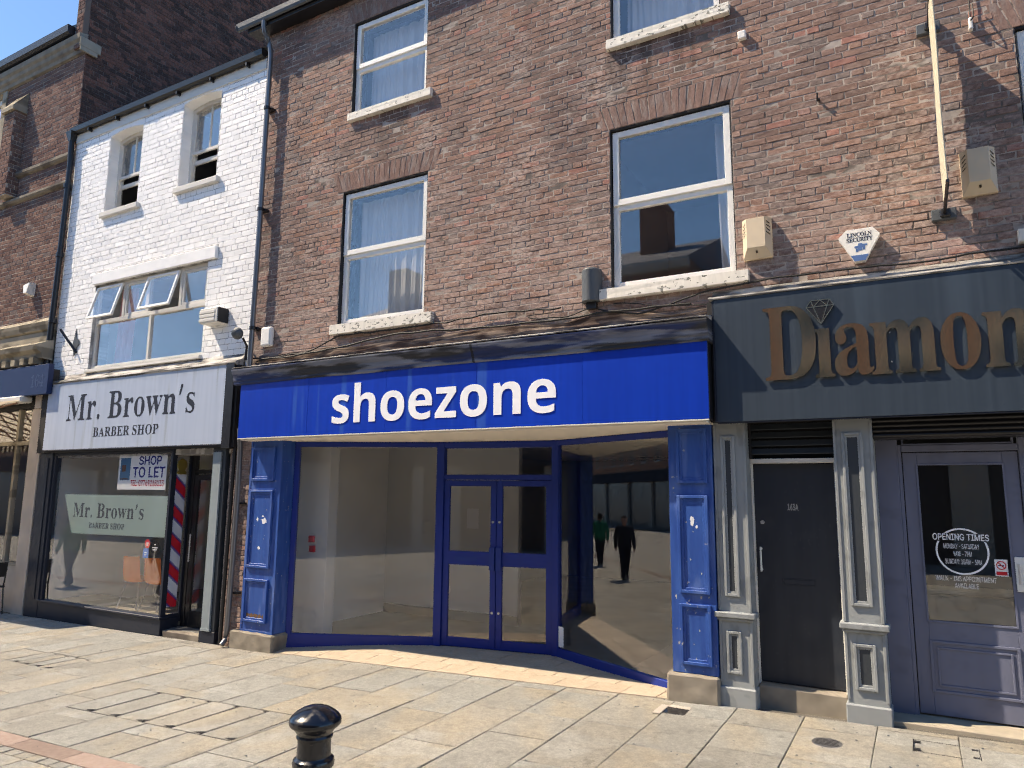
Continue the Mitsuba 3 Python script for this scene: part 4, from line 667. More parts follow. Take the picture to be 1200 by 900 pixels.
part(DP, 'hopper', hull([[-13.16, -.15, 8.24], [-12.98, -.15, 8.24], [-13.16, -.01, 8.24], [-12.98, -.01, 8.24], [-13.11, -.12, 8.07], [-13.03, -.12, 8.07], [-13.11, -.03, 8.07], [-13.03, -.03, 8.07]]), 'm_black')
for z in (7.2, 5.9, 4.7): part(DP, 'collar', cyl((-13.05, -.075, z-.04), (-13.05, -.075, z+.04), .062), 'm_black')
# barber shopfront
part(WB, 'shop_lintel', box(-13.0, -8.10, -.13, .30, 2.38, 3.52, .002), 'm_black_matt')
fm = prof_x([(.0, 3.42), (-.16, 3.535), (-.17, 3.55), (-.16, 3.575), (-.05, 3.62), (-.005, 3.70)], -12.95, -8.12).subdivide().subdivide().subdivide(); v = fm.vertices.copy(); v[:, 2] += (meshkit.fbm(v*[3, 8, 8], 3, 8)-.5)*.03
part(WB, 'sign_flashing', trimesh.Trimesh(v, fm.faces, process=False), 'm_flashing', 'peeling white and grey flashing over the barber sign')
part(WB, 'end_panel', box(-8.31, -8.14, -.165, .0, 2.36, 3.56), 'm_black')
part(WB, 'left_pilaster', cat(box(-13.03, -12.64, -.05, .1, -.40, 2.38), box(-12.93, -12.74, -.062, -.0505, -.0, 2.3)), 'm_navy')
part(WB, 'right_pilaster', cat(box(-8.60, -8.33, -.045, .46, -.09, 2.38), box(-8.60, -8.335, -.05, -.0455, -.085, 2.37)), 'm_panel_dark')
part(WB, 'pilaster_face', cat(box(-8.565, -8.40, -.075, -.0505, -.05, 2.32), box(-8.575, -8.39, -.08, -.0505, -.085, -.05)), {'type': 'twosided', 'bsdf': {'type': 'diffuse', 'reflectance': {'type': 'rgb', 'value': [.25, .29, .31]}}}, 'light grey face of the right pilaster')
part(WB, 'pilaster_base', box(-8.62, -8.31, -.06, .3, -.42, -.091), 'm_navy')
part(WB, 'stall_riser', cat(box(-12.64, -9.48, -.045, .25, -.40, -.035, .006), box(-12.66, -9.47, -.07, .1, -.034, -.0, .006)), 'm_navy', 'navy stall riser under the shop window')
SW_ = hold(WB, 'shop_window', 'large barber shop window')
part(SW_, 'frame', cat(box(-12.64, -12.58, -.03, .05, .0, 2.38), box(-9.545, -9.495, -.035, .045, .0, 2.38), box(-12.58, -9.545, -.03, .04, 2.33, 2.379), box(-9.53, -9.50, .26, .30, -.1, 2.38), box(-9.53, -9.50, .046, .26, -.12, .02)), 'm_navy')
part(SW_, 'pane', sheet(-12.58, -9.545, .0, 2.33, .0), 'm_glass'); part(SW_, 'return_pane', quad([-9.515, .046, .02], [-9.515, .26, .02], [-9.515, .26, 2.38], [-9.515, .046, 2.38]), 'm_glass')
BD = hold(WB, 'barber_door', 'recessed black glazed door'); y = .30
scene[BD] = ply(cat(ring(-9.42, -8.66, -.165, 2.02, .085, y, y+.05, .22), box(-9.495, -9.425, y-.01, y+.07, -.2, 2.38), box(-8.655, -8.60, y-.01, y+.07, -.2, 2.38), box(-9.425, -8.655, y, y+.06, 2.03, 2.09)), 'm_black')
scene[f'{BD}__pane'] = ply(cat(sheet(-9.34, -8.74, .06, 1.94, y+.02), sheet(-9.425, -8.655, 2.09, 2.38, y+.02)), 'm_glass')
scene[f'{BD}__handle'] = ply(cyl((-9.36, y-.05, .75), (-9.36, y-.05, 1.15), .012), 'm_silver')
st = box(-9.46, -8.63, -.02, .299, -.40, -.175, .012).subdivide().subdivide().subdivide(); v = st.vertices.copy(); v += (meshkit.fbm(v*6, 3, 6)[:, None]-.5)*[0, .012, .010]
part(WB, 'door_step', trimesh.Trimesh(v, st.faces, process=False), 'm_stone', 'pale stone step of the barber door', smooth=30)
part(WB, 'window_platform', box(-12.62, -9.54, .03, .95, -.16, -.03), 'm_cream_stone')
part(WB, 'shop_room', cat(box(-13.0, -8.3, 3.4, 3.5, -.4, 2.9), box(-12.98, -12.65, .11, 5.4, -.4, 2.9), box(-8.40, -8.30, .5, 5.4, -.4, 2.9), box(-13, -8.3, .31, 5.4, 2.62, 2.70)), 'm_plaster'); part(WB, 'shop_room_floor', box(-12.98, -8.3, .1, 5.4, -.32, -.17), 'm_floor')
part(WB, 'back_wall', cat(box(-13.02, -8.1, 5.9, 6.1, -.4, 9.2), box(-8.3, -8.08, .31, 6, 2.7, 8.9)), 'm_dark_mortar')

# ================================================================== LEFT BRICK BUILDING
LB = thing('brick_building', 'red brick building with stone cornice and sooty side wall left of the white building', 'building')
UX0, UX1 = -19.0, -13.066
LW_ = [(-17.6, -15.95, 7.95, 9.85), (-17.6, -15.95, 5.2, 7.0)]
wp = sbox(UX0, 4.55, UX1, 10.3)
for a, b, c, d in LW_: wp = wp.difference(sbox(a, c, b, d))
part(LB, 'wall', xz(wp, 0, .32), 'm_old_mortar', 'red brick front wall')
stuff(f'{LB}__wall', 'bricks', (lambda V: (V.reshape(-1, 3), (BF[None]+np.arange(len(V))[:, None, None]*12).reshape(-1, 3)))(face_street(0)(brick_arrays(bond(UX0, UX1, 4.75, 9.95, PL, LL, LW_+[(-15.36, -14.98, 7.9, 9.3)]), h0=.003, h1=.008))), 'm_old_brick', 'red bricks of the front wall')
GY1 = 4.75
gp = Polygon([(.0, 8.1), (GY1, 8.1), (GY1, 16.6), (3.2, 16.9), (-.10, 13.2), (-.10, 9.95), (.0, 9.95)])
m = trimesh.creation.extrude_polygon(gp, .24, engine='earcut'); v = m.vertices
SWL = part(LB, 'side_wall', trimesh.Trimesh(np.c_[-13.06-v[:, 2], v[:, 0], v[:, 1]], m.faces, process=False), 'm_dark_mortar', 'dark sooty side wall above the white building')
gr = [r for r in bond(.0, GY1, 8.12, 16.5, PL, LL, []) if r[3] < 13.2+(r[0]+.1)*1.12]
gV = brick_arrays(gr, h0=.003, h1=.012, jit=.003); to_g = lambda V: np.stack([-13.06+V[..., 2], V[..., 0], V[..., 1]], -1)
lay_bricks(SWL, gr, to_g, 'm_soot_brick', 300, ('brick', 'bricks', 'sooty bricks of the rest of the side wall'), h0=.003, h1=.012, jit=.003)
fr = bond(-13.29, -13.07, 9.95, 13.1, PL, LL, []); V = face_street(-.10)(brick_arrays(fr)); stuff(SWL, 'edge_bricks', (V.reshape(-1, 3), (BF[None]+np.arange(len(V))[:, None, None]*12).reshape(-1, 3)), 'm_old_brick', 'bricks on the narrow street edge of the side wall')
part(LB, 'lower_side_wall', box(-13.06, -13.031, .32, 9, -.4, 8.1), 'm_dark_mortar'); part(LB, 'rear_wall', cat(box(UX0, -13.06, 8.8, 9, -.4, 10.4), box(UX0, UX0+.3, .32, 8.8, -.4, 10.4)), 'm_dark_mortar')
cm = prof_x([(.0, 9.86), (-.05, 9.88), (-.06, 9.95), (-.10, 9.99), (-.11, 10.06), (-.15, 10.10), (-.155, 10.2), (.0, 10.24)], UX0, -13.04)
part(LB, 'cornice', cm, 'm_stone', 'moulded stone cornice'); part(f'{LB}__cornice', 'return_block', cat(box(-13.03, -12.99, -.15, .24, 9.93, 10.12, .012), box(-13.03, -12.985, -.14, .18, 9.84, 9.93, .01)), 'm_cream_stone')
part(LB, 'gutter', prof_x([(-.10, 10.41), (-.10, 10.28), (-.13, 10.235), (-.19, 10.23), (-.235, 10.27), (-.24, 10.41), (-.23, 10.41)], UX0, -13.31), 'm_black', 'black gutter over the stone cornice')
part(LB, 'roof', quad([UX0, -.18, 10.40], [-13.30, -.18, 10.40], [-13.30, 5, 15.6], [UX0, 5, 15.6]), 'm_slate')
for z0, z1 in ((7.80, 7.90), (7.27, 7.36)): part(LB, 'string_course', prof_x([(.0, z0-.02), (-.05, z0), (-.08, z0+.03), (-.08, z1-.02), (.0, z1+.02)], UX0, -13.08), 'm_stone')
part(LB, 'string_course', prof_x([(.0, 4.55), (-.06, 4.58), (-.09, 4.66), (-.10, 4.72), (-.04, 4.76), (.0, 4.82)], UX0, -13.08), 'm_cream_stone')
PI = part(LB, 'buttress', box(-15.36, -14.98, -.20, .0, 7.40, 9.15), 'm_old_mortar', 'narrow brick buttress with a sloping stone cap')
bV = face_street(-.20)(brick_arrays(bond(-15.36, -14.98, 7.42, 9.14, PL, LL, []))); sV = (lambda V: np.stack([-14.98+V[..., 2], V[..., 0], V[..., 1]], -1))(brick_arrays(bond(-.20, .0, 7.42, 9.14, PL, LL, [])))
V = np.concatenate([bV, sV]); stuff(PI, 'bricks', (V.reshape(-1, 3), (BF[None]+np.arange(len(V))[:, None, None]*12).reshape(-1, 3)), 'm_old_brick', 'bricks of the buttress')
part(PI, 'cap', hull([[-15.40, -.26, 9.14], [-14.94, -.26, 9.14], [-15.40, -.26, 9.22], [-14.94, -.26, 9.22], [-15.40, .0, 9.60], [-14.94, .0, 9.60], [-15.40, .0, 9.14], [-14.94, .0, 9.14]]), 'm_cream_stone')
for a, b, c, d in LW_:
    Wd = hold(LB, 'window', 'stone framed window at the left edge of the picture'); part(Wd, 'frame', ring(a+.01, b-.01, c+.01, d-.01, .12, .08, .16), 'm_old_white'); part(Wd, 'pane', sheet(a+.12, b-.12, c+.12, d-.12, .12), 'm_glass'); part(Wd, 'room', box(a-.1, b+.1, 1.2, 1.25, c-.1, d+.1), 'm_dark_room')
    part(Wd, 'stone_surround', cat(box(b+.002, b+.17, -.03, .10, c-.1, d+.1), box(a, b, -.03, .1, d+.002, d+.16)), 'm_cream_stone')
part(LB, 'stone_frieze', box(UX0, -13.10, -.03, .3, 3.9, 4.55), 'm_cream_stone')
part(LB, 'stone_cornice', prof_x([(-.03, 4.0), (-.20, 4.02), (-.22, 4.10), (-.30, 4.16), (-.32, 4.24), (-.12, 4.34), (-.03, 4.36)], UX0, -13.02), 'm_cream_stone', 'weathered stone cornice over the navy sign')
for k in range(7): part(f'{LB}__stone_cornice', 'dentil', box(-13.30-k*.30, -13.16-k*.30, -.27, -.031, 3.92, 4.03), 'm_cream_stone')
part(LB, 'pilaster', cat(box(-13.41, -13.05, -.06, .1, -.45, 3.16), box(-13.30, -13.10, -.09, -.0605, 3.16, 3.40)), 'm_beige_paint', 'plain beige pilaster')
part(LB, 'shop_stall', box(UX0, -13.42, .02, .2, -.5, .47), 'm_beige_paint'); part(LB, 'shop_window', sheet(UX0, -13.42, .47, 3.2, .12), 'm_glass')
part(LB, 'window_post', cat(box(-14.15, -14.08, .08, .16, .47, 3.2), box(UX0, -13.42, .08, .16, 2.55, 2.62), box(UX0, -13.42, .0, .2, .47, .51)), 'm_cream_stone')
part(LB, 'shop_room', cat(box(UX0, -13.1, 3.4, 3.5, -.4, 3.4), box(UX0, -13.1, .3, 3.4, 3.3, 3.4), box(UX0, -13.1, .2, 3.4, -.4, -.2)), 'm_dark_room'); part(LB, 'shop_shelf', cat(*[box(-17, -13.5, 2.6, 3.1, .5+.5*k, .54+.5*k) for k in range(4)]), 'm_poster_brown')
part(LB, 'shop_wall_above', box(UX0, -13.05, .0, .3, 3.2, 3.9), 'm_black_matt')
AW = thing('shop_awning', 'open cream awning with a striped front edge over the shop at the left edge', 'awning')
part(AW, 'canvas', quad([-18.8, -.22, 3.33], [-13.42, -.22, 3.33], [-13.42, -1.40, 2.80], [-18.8, -1.40, 2.80]), 'm_cream_canvas')
part(AW, 'valance', box(-18.8, -13.42, -1.41, -1.402, 2.58, 2.80, .001), 'm_canvas'); part(AW, 'cassette', box(-18.8, -13.36, -.30, -.10, 3.26, 3.37, .02), 'm_old_white')
for k in range(8): part(AW, 'arm', tube([(-13.5-k*.45, -.25, 3.26), (-14.1-k*.45, -.8, 2.98), (-13.5-k*.45, -1.36, 2.77)], .014, 6), 'm_poster_brown'); part(AW, 'arm', tube([(-14.1-k*.45, -.25, 3.26), (-13.5-k*.45, -.8, 2.98), (-14.1-k*.45, -1.36, 2.77)], .014, 6), 'm_poster_brown')
CH = thing('chair', 'black metal chair cut off by the left edge of the picture', 'chair')
cx, cy, cz = -13.72, -.36, -.30
part(CH, 'seat', box(cx-.22, cx+.22, cy-.22, cy+.22, cz+.44, cz+.465), 'm_black'); part(CH, 'backrest', turned(box(cx+.20, cx+.225, cy-.21, cy+.21, cz+.62, cz+.86), [0, 1, 0], .12, [cx+.2, cy, cz+.5]), 'm_black')
for a in (-1, 1):
    for b in (-1, 1): part(CH, 'leg', tube([(cx+a*.24, cy+b*.21, cz), (cx+a*.2, cy+b*.2, cz+.44), (cx+a*.2+(.04 if a > 0 else 0), cy+b*.2, cz+(.66 if a > 0 else .45))], .012, 8), 'm_black')

# ================================================================== SIGNS
def letters(K, items, y0, y1, mat, name='letter'):
    for ch, g in items: part(K, name, xz(g, y0, y1), mat)
S1 = thing('shop_sign', 'long glossy blue sign board reading shoezone in white letters', 'sign')
for i in range(5): part(S1, 'panel', box(-7.82+i*1.2444+.001, -7.82+(i+1)*1.2444-.001, -.30+.0008*(i % 2), -.281, 2.475, 3.205, .002), 'm_blue_sign')
part(S1, 'end_cap', box(-7.823, -7.80, -.279, -.02, 2.48, 3.19), 'm_black'); part(S1, 'end_cap', box(-1.615, -1.595, -.279, -.02, 2.48, 3.19), 'm_black'); part(S1, 'trim', cat(box(-7.82, -1.6, -.302, -.282, 2.462, 2.4735, .001)), 'm_old_white')
letters(S1, glyphs('shoezone', 's', -6.155, -3.13, 2.607, .475, capunits=228), -.307, -.3005, 'm_letter_white')
S2 = thing('shop_sign', 'pale grey sign board reading Mr. Brown\'s BARBER SHOP in dark serif letters', 'sign')
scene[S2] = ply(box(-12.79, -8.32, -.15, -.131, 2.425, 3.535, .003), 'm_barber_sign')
part(S2, 'frame_strip', cat(box(-12.79, -8.315, -.155, -.131, 2.405, 2.424), box(-8.319, -8.305, -.15, -.131, 2.425, 3.535)), 'm_navy')
letters(S2, glyphs("Mr. Brown's", 'b', -12.17, -8.95, 2.895, .41, thin=5, gap=6), -.153, -.1505, 'm_letter_dark')
letters(S2, glyphs('BARBER SHOP', 'b', -11.37, -9.73, 2.61, .142, thin=4, gap=10), -.153, -.1505, 'm_letter_dark', 'small_letter')
S3 = thing('shop_sign', 'dark slate grey sign board with big mirrored gold letters beginning Diamon', 'sign')
scene[S3] = ply(box(-1.556, 4.2, -.18, -.131, 2.45, 3.605, .003), 'm_grey_sign')
part(S3, 'end_cap', box(-1.574, -1.558, -.178, -.02, 2.45, 3.60), 'm_navy'); part(S3, 'lower_trim', box(-1.556, 4.2, -.176, -.131, 2.438, 2.449), 'm_navy')
di = [('D', -1.115, -.685, 3.455, 2.800, 200), ('i', -.70, -.545, 3.225, 2.800, 0), ('a', -.545, -.245, 3.245, 2.80, 0), ('m', -.265, .225, 3.24, 2.795, 0), ('o', .235, .508, 3.25, 2.79, 0), ('n', .525, .86, 3.24, 2.795, 0), ('d', .87, 1.20, 3.47, 2.79, 0)]
for ch, x0, x1, zt, zb, _ in di:
    g = GLYPHS['b'+ch][1]
    if ch == 'i': g = max(g.geoms, key=lambda q: q.area)
    b = g.bounds; sx, sz = (x1-x0)/(b[2]-b[0]), (zt-zb)/(b[3]-b[1])
    g = affinity.affine_transform(g, [sx, 0, 0, sz, x0-b[0]*sx, zb-b[1]*sz])
    k = part(S3, 'letter', xz(g, -.206, -.197), 'm_gold'); part(k, 'return', xz(g.buffer(.0).difference(g.buffer(-.005)), -.1965, -.192), 'm_gold_edge')
    for q in ((x0+x1)/2,): part(k, 'stud', cat(cyl((x0+(x1-x0)*.3, -.1965, zb+.1), (x0+(x1-x0)*.3, -.18, zb+.1), .006, 8), cyl((x0+(x1-x0)*.3, -.1965, zt-.1), (x0+(x1-x0)*.3, -.18, zt-.1), .006, 8)), 'm_silver')
gem = Polygon([(-.75, 3.42), (-.71, 3.48), (-.56, 3.48), (-.525, 3.425), (-.635, 3.265)])
GM = part(S3, 'gem', xz(gem, -.206, -.197), 'm_black', 'black diamond outline over the letter i')
ln = shapely.LineString; lines = unary_union([l.buffer(.0035) for l in (ln([(-.75, 3.42), (-.525, 3.425)]), ln([(-.71, 3.48), (-.69, 3.42), (-.635, 3.48), (-.58, 3.423), (-.56, 3.48)]), ln([(-.69, 3.42), (-.635, 3.265), (-.58, 3.423)]), ln(list(gem.exterior.coords)))]).intersection(gem.buffer(.002))
part(GM, 'facet_line', xz(lines, -.209, -.2065), 'm_gold_edge')
S4 = thing('shop_sign', 'navy sign board numbered 164 at the left edge', 'sign')
scene[S4] = ply(box(-18.9, -12.665, -.25, -.165, 3.37, 3.885, .004), 'm_navy_sign')
part(S4, 'bracket', box(-18.9, -12.67, -.164, -.0615, 3.5, 3.8), 'm_black_matt')
letters(S4, glyphs('164', 'b', -13.19, -12.79, 3.50, .20, capunits=200, thin=6), -.252, -.2505, 'm_letter_faint', 'numeral')

# ================================================================== THINGS ON THE WALLS
def taper_box(x0, x1, y, d, z0, z1, inset=.05, bottom=.09):
    a = [[x0, y, z0], [x1, y, z0], [x1, y, z1], [x0, y, z1]]
    return hull(a+[[x0, y-d*.35, z0], [x1, y-d*.35, z0], [x1, y-d*.35, z1], [x0, y-d*.35, z1], [x0+inset, y-d, z0+bottom], [x1-inset, y-d, z0+bottom], [x1-inset, y-d, z1-.01], [x0+inset, y-d, z1-.01]])
def alarm(x0, x1, z0, z1, label):
    k = thing('alarm_box', label, 'alarm box', 'alarm boxes'); del labels[k]['group']
    scene[k] = ply(taper_box(x0, x1, 0, .115, z0, z1), 'm_cream_plastic')
    for s, xa in ((-1, x0), (1, x1)):
        for i in range(4):
            z = z1-.075-.035*i; part(k, 'vent_slot', quad([xa-s*.010+0, -.0625, z], [xa-s*.038, -.0995, z+.022], [xa-s*.038, -.0995, z+.032], [xa-s*.010, -.0625, z+.010]), 'm_slot')
    part(k, 'screw', cyl(((x0+x1)/2, -.085, z0+.045), ((x0+x1)/2, -.10, z0+.055), .009, 8), 'm_slot')
    return k
alarm(-1.292, -1.03, 3.985, 4.37, 'cream louvred alarm box beside the right hand upper window'); alarm(.484, .73, 4.255, 4.64, 'cream louvred alarm box in the shadow of the hanging banner')
tri = Polygon([(-.461, 4.045), (-.40, 4.105), (-.20, 4.105), (-.150, 4.045), (-.27, 3.83), (-.345, 3.83)]).buffer(.012).buffer(-.004)
AT = thing('alarm_box', 'white triangular alarm box reading LINCOLN SECURITY with a blue emblem', 'alarm box')
scene[AT] = ply(xz(tri, -.07, .0), 'm_white_plastic')
part(AT, 'blue_tip', xz(tri.intersection(sbox(-.6, 3.7, 0, 3.875)), -.073, -.0702), 'm_logo_blue')
for t, a, b, z, h in (('LINCOLN', -.40, -.205, 4.045, .034), ('SECURITY', -.405, -.20, 4.0, .034)): letters(AT, glyphs(t, 'b', a, b, z, h), -.0725, -.0702, 'm_letter_dark')
part(AT, 'emblem', cat(*[box(x, x+w, -.0725, -.0702, z, z+h, .0005) for x, w, z, h in ((-.315, .03, 3.915, .065), (-.345, .075, 3.94, .018), (-.29, .045, 3.955, .016), (-.335, .02, 3.905, .03), (-.28, .018, 3.92, .035))]), 'm_logo_blue')
OV = obj('siren_box', rbox(-7.765, -7.565, -.085, -.0, 3.745, 4.02, .035), 'm_white_plastic', 'small white rounded siren box beside the grey rain pipe', 'siren box', smooth=35)
UL_ = thing('wall_lamp', 'dark grey half round wall lamp left of the right lower window', 'wall lamp')
a = np.linspace(0, np.pi, 15); outp = [(-2.845+.105*math.cos(t), -.02-.13*math.sin(t)) for t in a]+[(-2.95, .0), (-2.74, .0)]
m = trimesh.creation.extrude_polygon(Polygon(outp).convex_hull, .33, engine='earcut'); scene[UL_] = ply(m.apply_translation([0, 0, 3.775]), 'm_grey_lamp', 30)
cp = np.array([[-2.845+.105*math.cos(t)*math.cos(e), -.01-.14*math.sin(t)*math.cos(e), 4.105+.045*math.sin(e)] for e in np.linspace(0, 1.57, 6) for t in a]); part(UL_, 'cap', hull(np.vstack([cp, [[-2.95, .0, 4.105], [-2.74, 0, 4.105]]])), 'm_grey_lamp', smooth=40)
part(UL_, 'bracket', box(-2.90, -2.79, -.06, .0, 3.70, 3.774), 'm_black')
FL = thing('floodlight', 'small round grey floodlight at the right foot of the white wall', 'floodlight')
scene[FL] = ply(lathe([(0, 0), (.075, 0), (.085, .02), (.085, .05), (.05, .10), (0, .12)], [0, 0, 0], 20).apply_transform(trimesh.transformations.rotation_matrix(1.7, [1, 0, 0])).apply_translation([-8.09, -.16, 3.95]), 'm_grey_lamp', 30)
part(FL, 'stem', tube([(-8.09, -.1, 3.9), (-8.08, -.03, 3.8), (-8.09, -.03, 3.6)], .018, 8), 'm_black')
VB = thing('vent_cowl', 'grey boxy vent cowl right of the wide window on the white wall', 'vent')
scene[VB] = ply(box(-8.93, -8.55, -.19, .0, 4.17, 4.39, .01), 'm_old_white')
for i in range(3): part(VB, 'slat', box(-8.935, -8.60, -.20, -.005, 4.19+i*.06, 4.235+i*.06, .005), 'm_old_white')
part(VB, 'dark_end', box(-8.549, -8.53, -.185, -.01, 4.175, 4.385), 'm_black_matt')
FB = thing('flagpole_bracket', 'black wrought iron pole bracket with a spear plate on the white wall', 'bracket')
scene[FB] = ply(tube([(-12.33, -.01, 4.08), (-12.52, -.12, 4.36), (-12.60, -.165, 4.48)], .022, 8), 'm_black')
part(FB, 'plate', xz(Polygon([(-12.40, 4.50), (-12.36, 4.33), (-12.29, 4.30), (-12.27, 4.22), (-12.33, 4.17), (-12.40, 4.02), (-12.43, 4.17), (-12.46, 4.25), (-12.43, 4.33)]), -.02, -.008), 'm_grey_lamp')
LL_ = thing('wall_lamp', 'small white box lamp on the red brick wall at the left', 'wall lamp')
scene[LL_] = ply(hull([[-14.06, -.01, 5.49], [-13.86, -.01, 5.52], [-14.06, -.13, 5.47], [-13.86, -.13, 5.50], [-14.0, -.0, 5.27], [-13.90, -.0, 5.27], [-14.0, -.15, 5.31], [-13.90, -.15, 5.31]]), 'm_white_plastic')
for i, (x, z, lb) in enumerate(((-1.26, 6.25, 'tiny grey junction box on the brick wall right of the upper window'),)): obj('junction_box', box(x, x+.075, -.055, .0, z, z+.085, .008), 'm_white_plastic', lb, 'junction box')
IH = obj('wall_hook', cat(tube([(-.575, .0, 5.43), (-.575, -.05, 5.44), (-.57, -.06, 5.48)], .008, 6), tube([(-.56, .0, 5.425), (-.56, -.06, 5.42)], .008, 6)), 'm_black', 'rusty iron hook on the brick wall between the upper windows', 'hook')
# hanging banner on two wall brackets, seen edge on
BN = thing('banner', 'cream fabric banner hanging edge on between two wall brackets', 'banner')
n = 30; ys = np.linspace(-.09, -.70, n); zs = np.linspace(4.165, 5.86, 14)
v = np.array([[.345+.004*math.sin(y*9+z*1.3)+.003*math.sin(z*5), y, z] for z in zs for y in ys]); f = np.array([[j*n+i, j*n+i+1, (j+1)*n+i+1, (j+1)*n+i] for j in range(13) for i in range(n-1)])
w = v+[.004, 0, 0]; scene[BN] = ply(trimesh.util.concatenate([trimesh.Trimesh(v, np.vstack([f[:, [0, 1, 2]], f[:, [0, 2, 3]]]), process=False), trimesh.Trimesh(w, np.vstack([f[:, [0, 1, 2]], f[:, [0, 2, 3]]]), process=False)]), 'm_banner', True)
part(BN, 'hem', tube([(.347+.004*math.sin(-.7*9+z*1.3)+.003*math.sin(z*5), -.702, z) for z in zs], .007, 8), 'm_banner', smooth=40)
for z, lb in ((5.84, 'upper black bracket of the hanging banner'), (4.135, 'lower black bracket of the hanging banner')):
    k = thing('banner_bracket', lb, 'bracket'); scene[k] = ply(box(.25, .43, -.05, .0, z-.048, z+.048, .006), 'm_grey_lamp')
    part(k, 'arm', cyl((.345, -.05, z), (.345, -.78, z), .013, 10), 'm_black', smooth=40); part(k, 'knob', box(.31, .39, -.085, -.0505, z-.035, z+.035, .01), 'm_black')
HK = thing('cable_hook', 'small white insulator with a dangling cable above the right window', 'cable'); scene[HK] = ply(rbox(.635, .665, -.06, -.0, 5.72, 5.83, .012), 'm_white_plastic'); part(HK, 'cable', tube(curve([(.66, -.02, 6.6), (.655, -.03, 6.1), (.65, -.05, 5.80), (.665, -.10, 5.79), (.67, -.05, 5.95)], 40), .006, 6), 'm_cable')
# cables strung along the foot of the brick wall
def cable(pts, r, label, **kw):
    p = curve(pts, 70); p[:, 2] += (meshkit.noise(p*[6, 1, 1], int(r*9000))-.5)*.03; return obj('cable', tube(p, r, 6), 'm_cable', label, 'cable', smooth=True, **kw)
cable([(-7.85, -.04, 3.56), (-7.4, -.05, 3.58), (-6.9, -.05, 3.60), (-6.5, -.05, 3.72), (-6.3, -.05, 3.775), (-5.6, -.045, 3.755), (-4.9, -.05, 3.76), (-4.0, -.045, 3.79), (-3.2, -.045, 3.75)], .010, 'black cable sagging below the left lower window')
cable([(-7.95, -.05, 3.60), (-7.3, -.06, 3.565), (-6.2, -.06, 3.62), (-5.4, -.06, 3.69), (-4.6, -.06, 3.66), (-3.3, -.06, 3.62), (-2.6, -.06, 3.64), (-1.8, -.06, 3.62)], .012, 'thick black cable along the rough mortar over the blue shop')
cable([(-3.6, -.03, 3.70), (-3.1, -.04, 3.66), (-2.85, -.04, 3.73)], .007, 'thin cable drooping to the half round lamp')
cable([(-2.78, -.03, 3.70), (-2.3, -.05, 3.60), (-1.9, -.05, 3.68), (-1.5, -.05, 3.74), (-1.0, -.05, 3.78), (.2, -.05, 3.755), (1.5, -.05, 3.78), (3.5, -.05, 3.80)], .009, 'black cable running over the slate grey sign')
cable([(-2.6, -.04, 3.73), (-2.0, -.045, 3.64), (-1.62, -.045, 3.60)], .006, 'thin pale cable under the right window sill')

# ================================================================== THINGS IN AND ON THE SHOP WINDOWS
PO = thing('poster', 'white SHOP TO LET poster with blue and red print in the barber shop window', 'poster')
scene[PO] = ply(box(-10.87, -9.685, .012, .015, 1.785, 2.322, .0005), 'm_poster')
tx = lambda t, h, a, b, z, mt, nm: part(PO, nm, text_xz(t, h, a, b, z, .0115, .001, h > .08), mt)
tx('SHOP', .125, -10.36, -9.82, 2.165, 'm_poster_blue', 'heading'); tx('TO LET', .15, -10.50, -9.72, 1.975, 'm_poster_blue', 'heading'); tx('TEL: 07769268133', .085, -10.54, -9.73, 1.845, 'm_poster_red', 'phone_line')
part(PO, 'printed_photo', cat(box(-10.82, -10.57, .0095, .0118, 1.93, 2.27, .0003)), 'm_poster_photo'); part(PO, 'printed_block', cat(box(-10.78, -10.68, .0085, .0094, 2.06, 2.16, .0003), box(-10.80, -10.60, .0085, .0094, 1.94, 1.96, .0003)), 'm_poster_brown')
FR = thing('window_decal', 'frosted pale green band lettered Mr. Brown\'s BARBER SHOP across the barber shop window', 'decal')
scene[FR] = ply(xz(Polygon([(-12.27, 1.70), (-9.56, 1.70), (-9.56, 1.10), (-11.98, 1.08)]), .008, .010), 'm_frost')
letters(FR, glyphs("Mr. Brown's", 'b', -11.98, -10.14, 1.345, .215, thin=5, gap=6), .0055, .0078, 'm_grey_lamp'); letters(FR, glyphs('BARBER SHOP', 'b', -11.51, -10.59, 1.18, .082, thin=3, gap=8), .0055, .0078, 'm_grey_lamp', 'small_letter')
for x, z, mt, lb, tp in ((-9.985, 1.0, 'm_sticker_red', 'round red sticker on the barber shop glass', 'round'), (-10.01, .86, 'm_sticker_blue', 'blue square sticker below the red one on the barber shop glass', 'sq'), (-9.80, .95, 'm_black', 'round black sticker with white marks on the barber shop glass', 'big')):
    g = shapely.Point(x, z).buffer(.065 if tp == 'round' else .10) if tp != 'sq' else sbox(x-.065, z-.07, x+.065, z+.07)
    k = thing('sticker', lb, 'sticker'); scene[k] = ply(xz(g, .006, .0075), mt)
    part(k, 'mark', cat(*[box(x-w, x+w, .004, .0058, z+q, z+q+.016, .0003) for w, q in (((.03, .0), (.02, -.03)) if tp != 'big' else ((.02, .035), (.065, -.01), (.05, -.04)))]), 'm_letter_white')
BP = thing('barber_pole_decal', 'red white and blue barber pole stripes on the narrow side pane', 'decal')
scene[BP] = ply(quad([-9.512, .030, .125], [-9.512, .215, .115], [-9.512, .225, 2.02], [-9.512, .052, 2.02]), 'm_pole_print')
part(BP, 'gold_ball', lathe([(0, 0), (.07, .0), (.085, .03), (.05, .06), (.09, .12), (.075, .19), (0, .24)], [0, 0, 0], 20).apply_scale([.16, 1, 1]).apply_translation([-9.505, .135, 2.02]), 'm_bulb_gold', smooth=30)
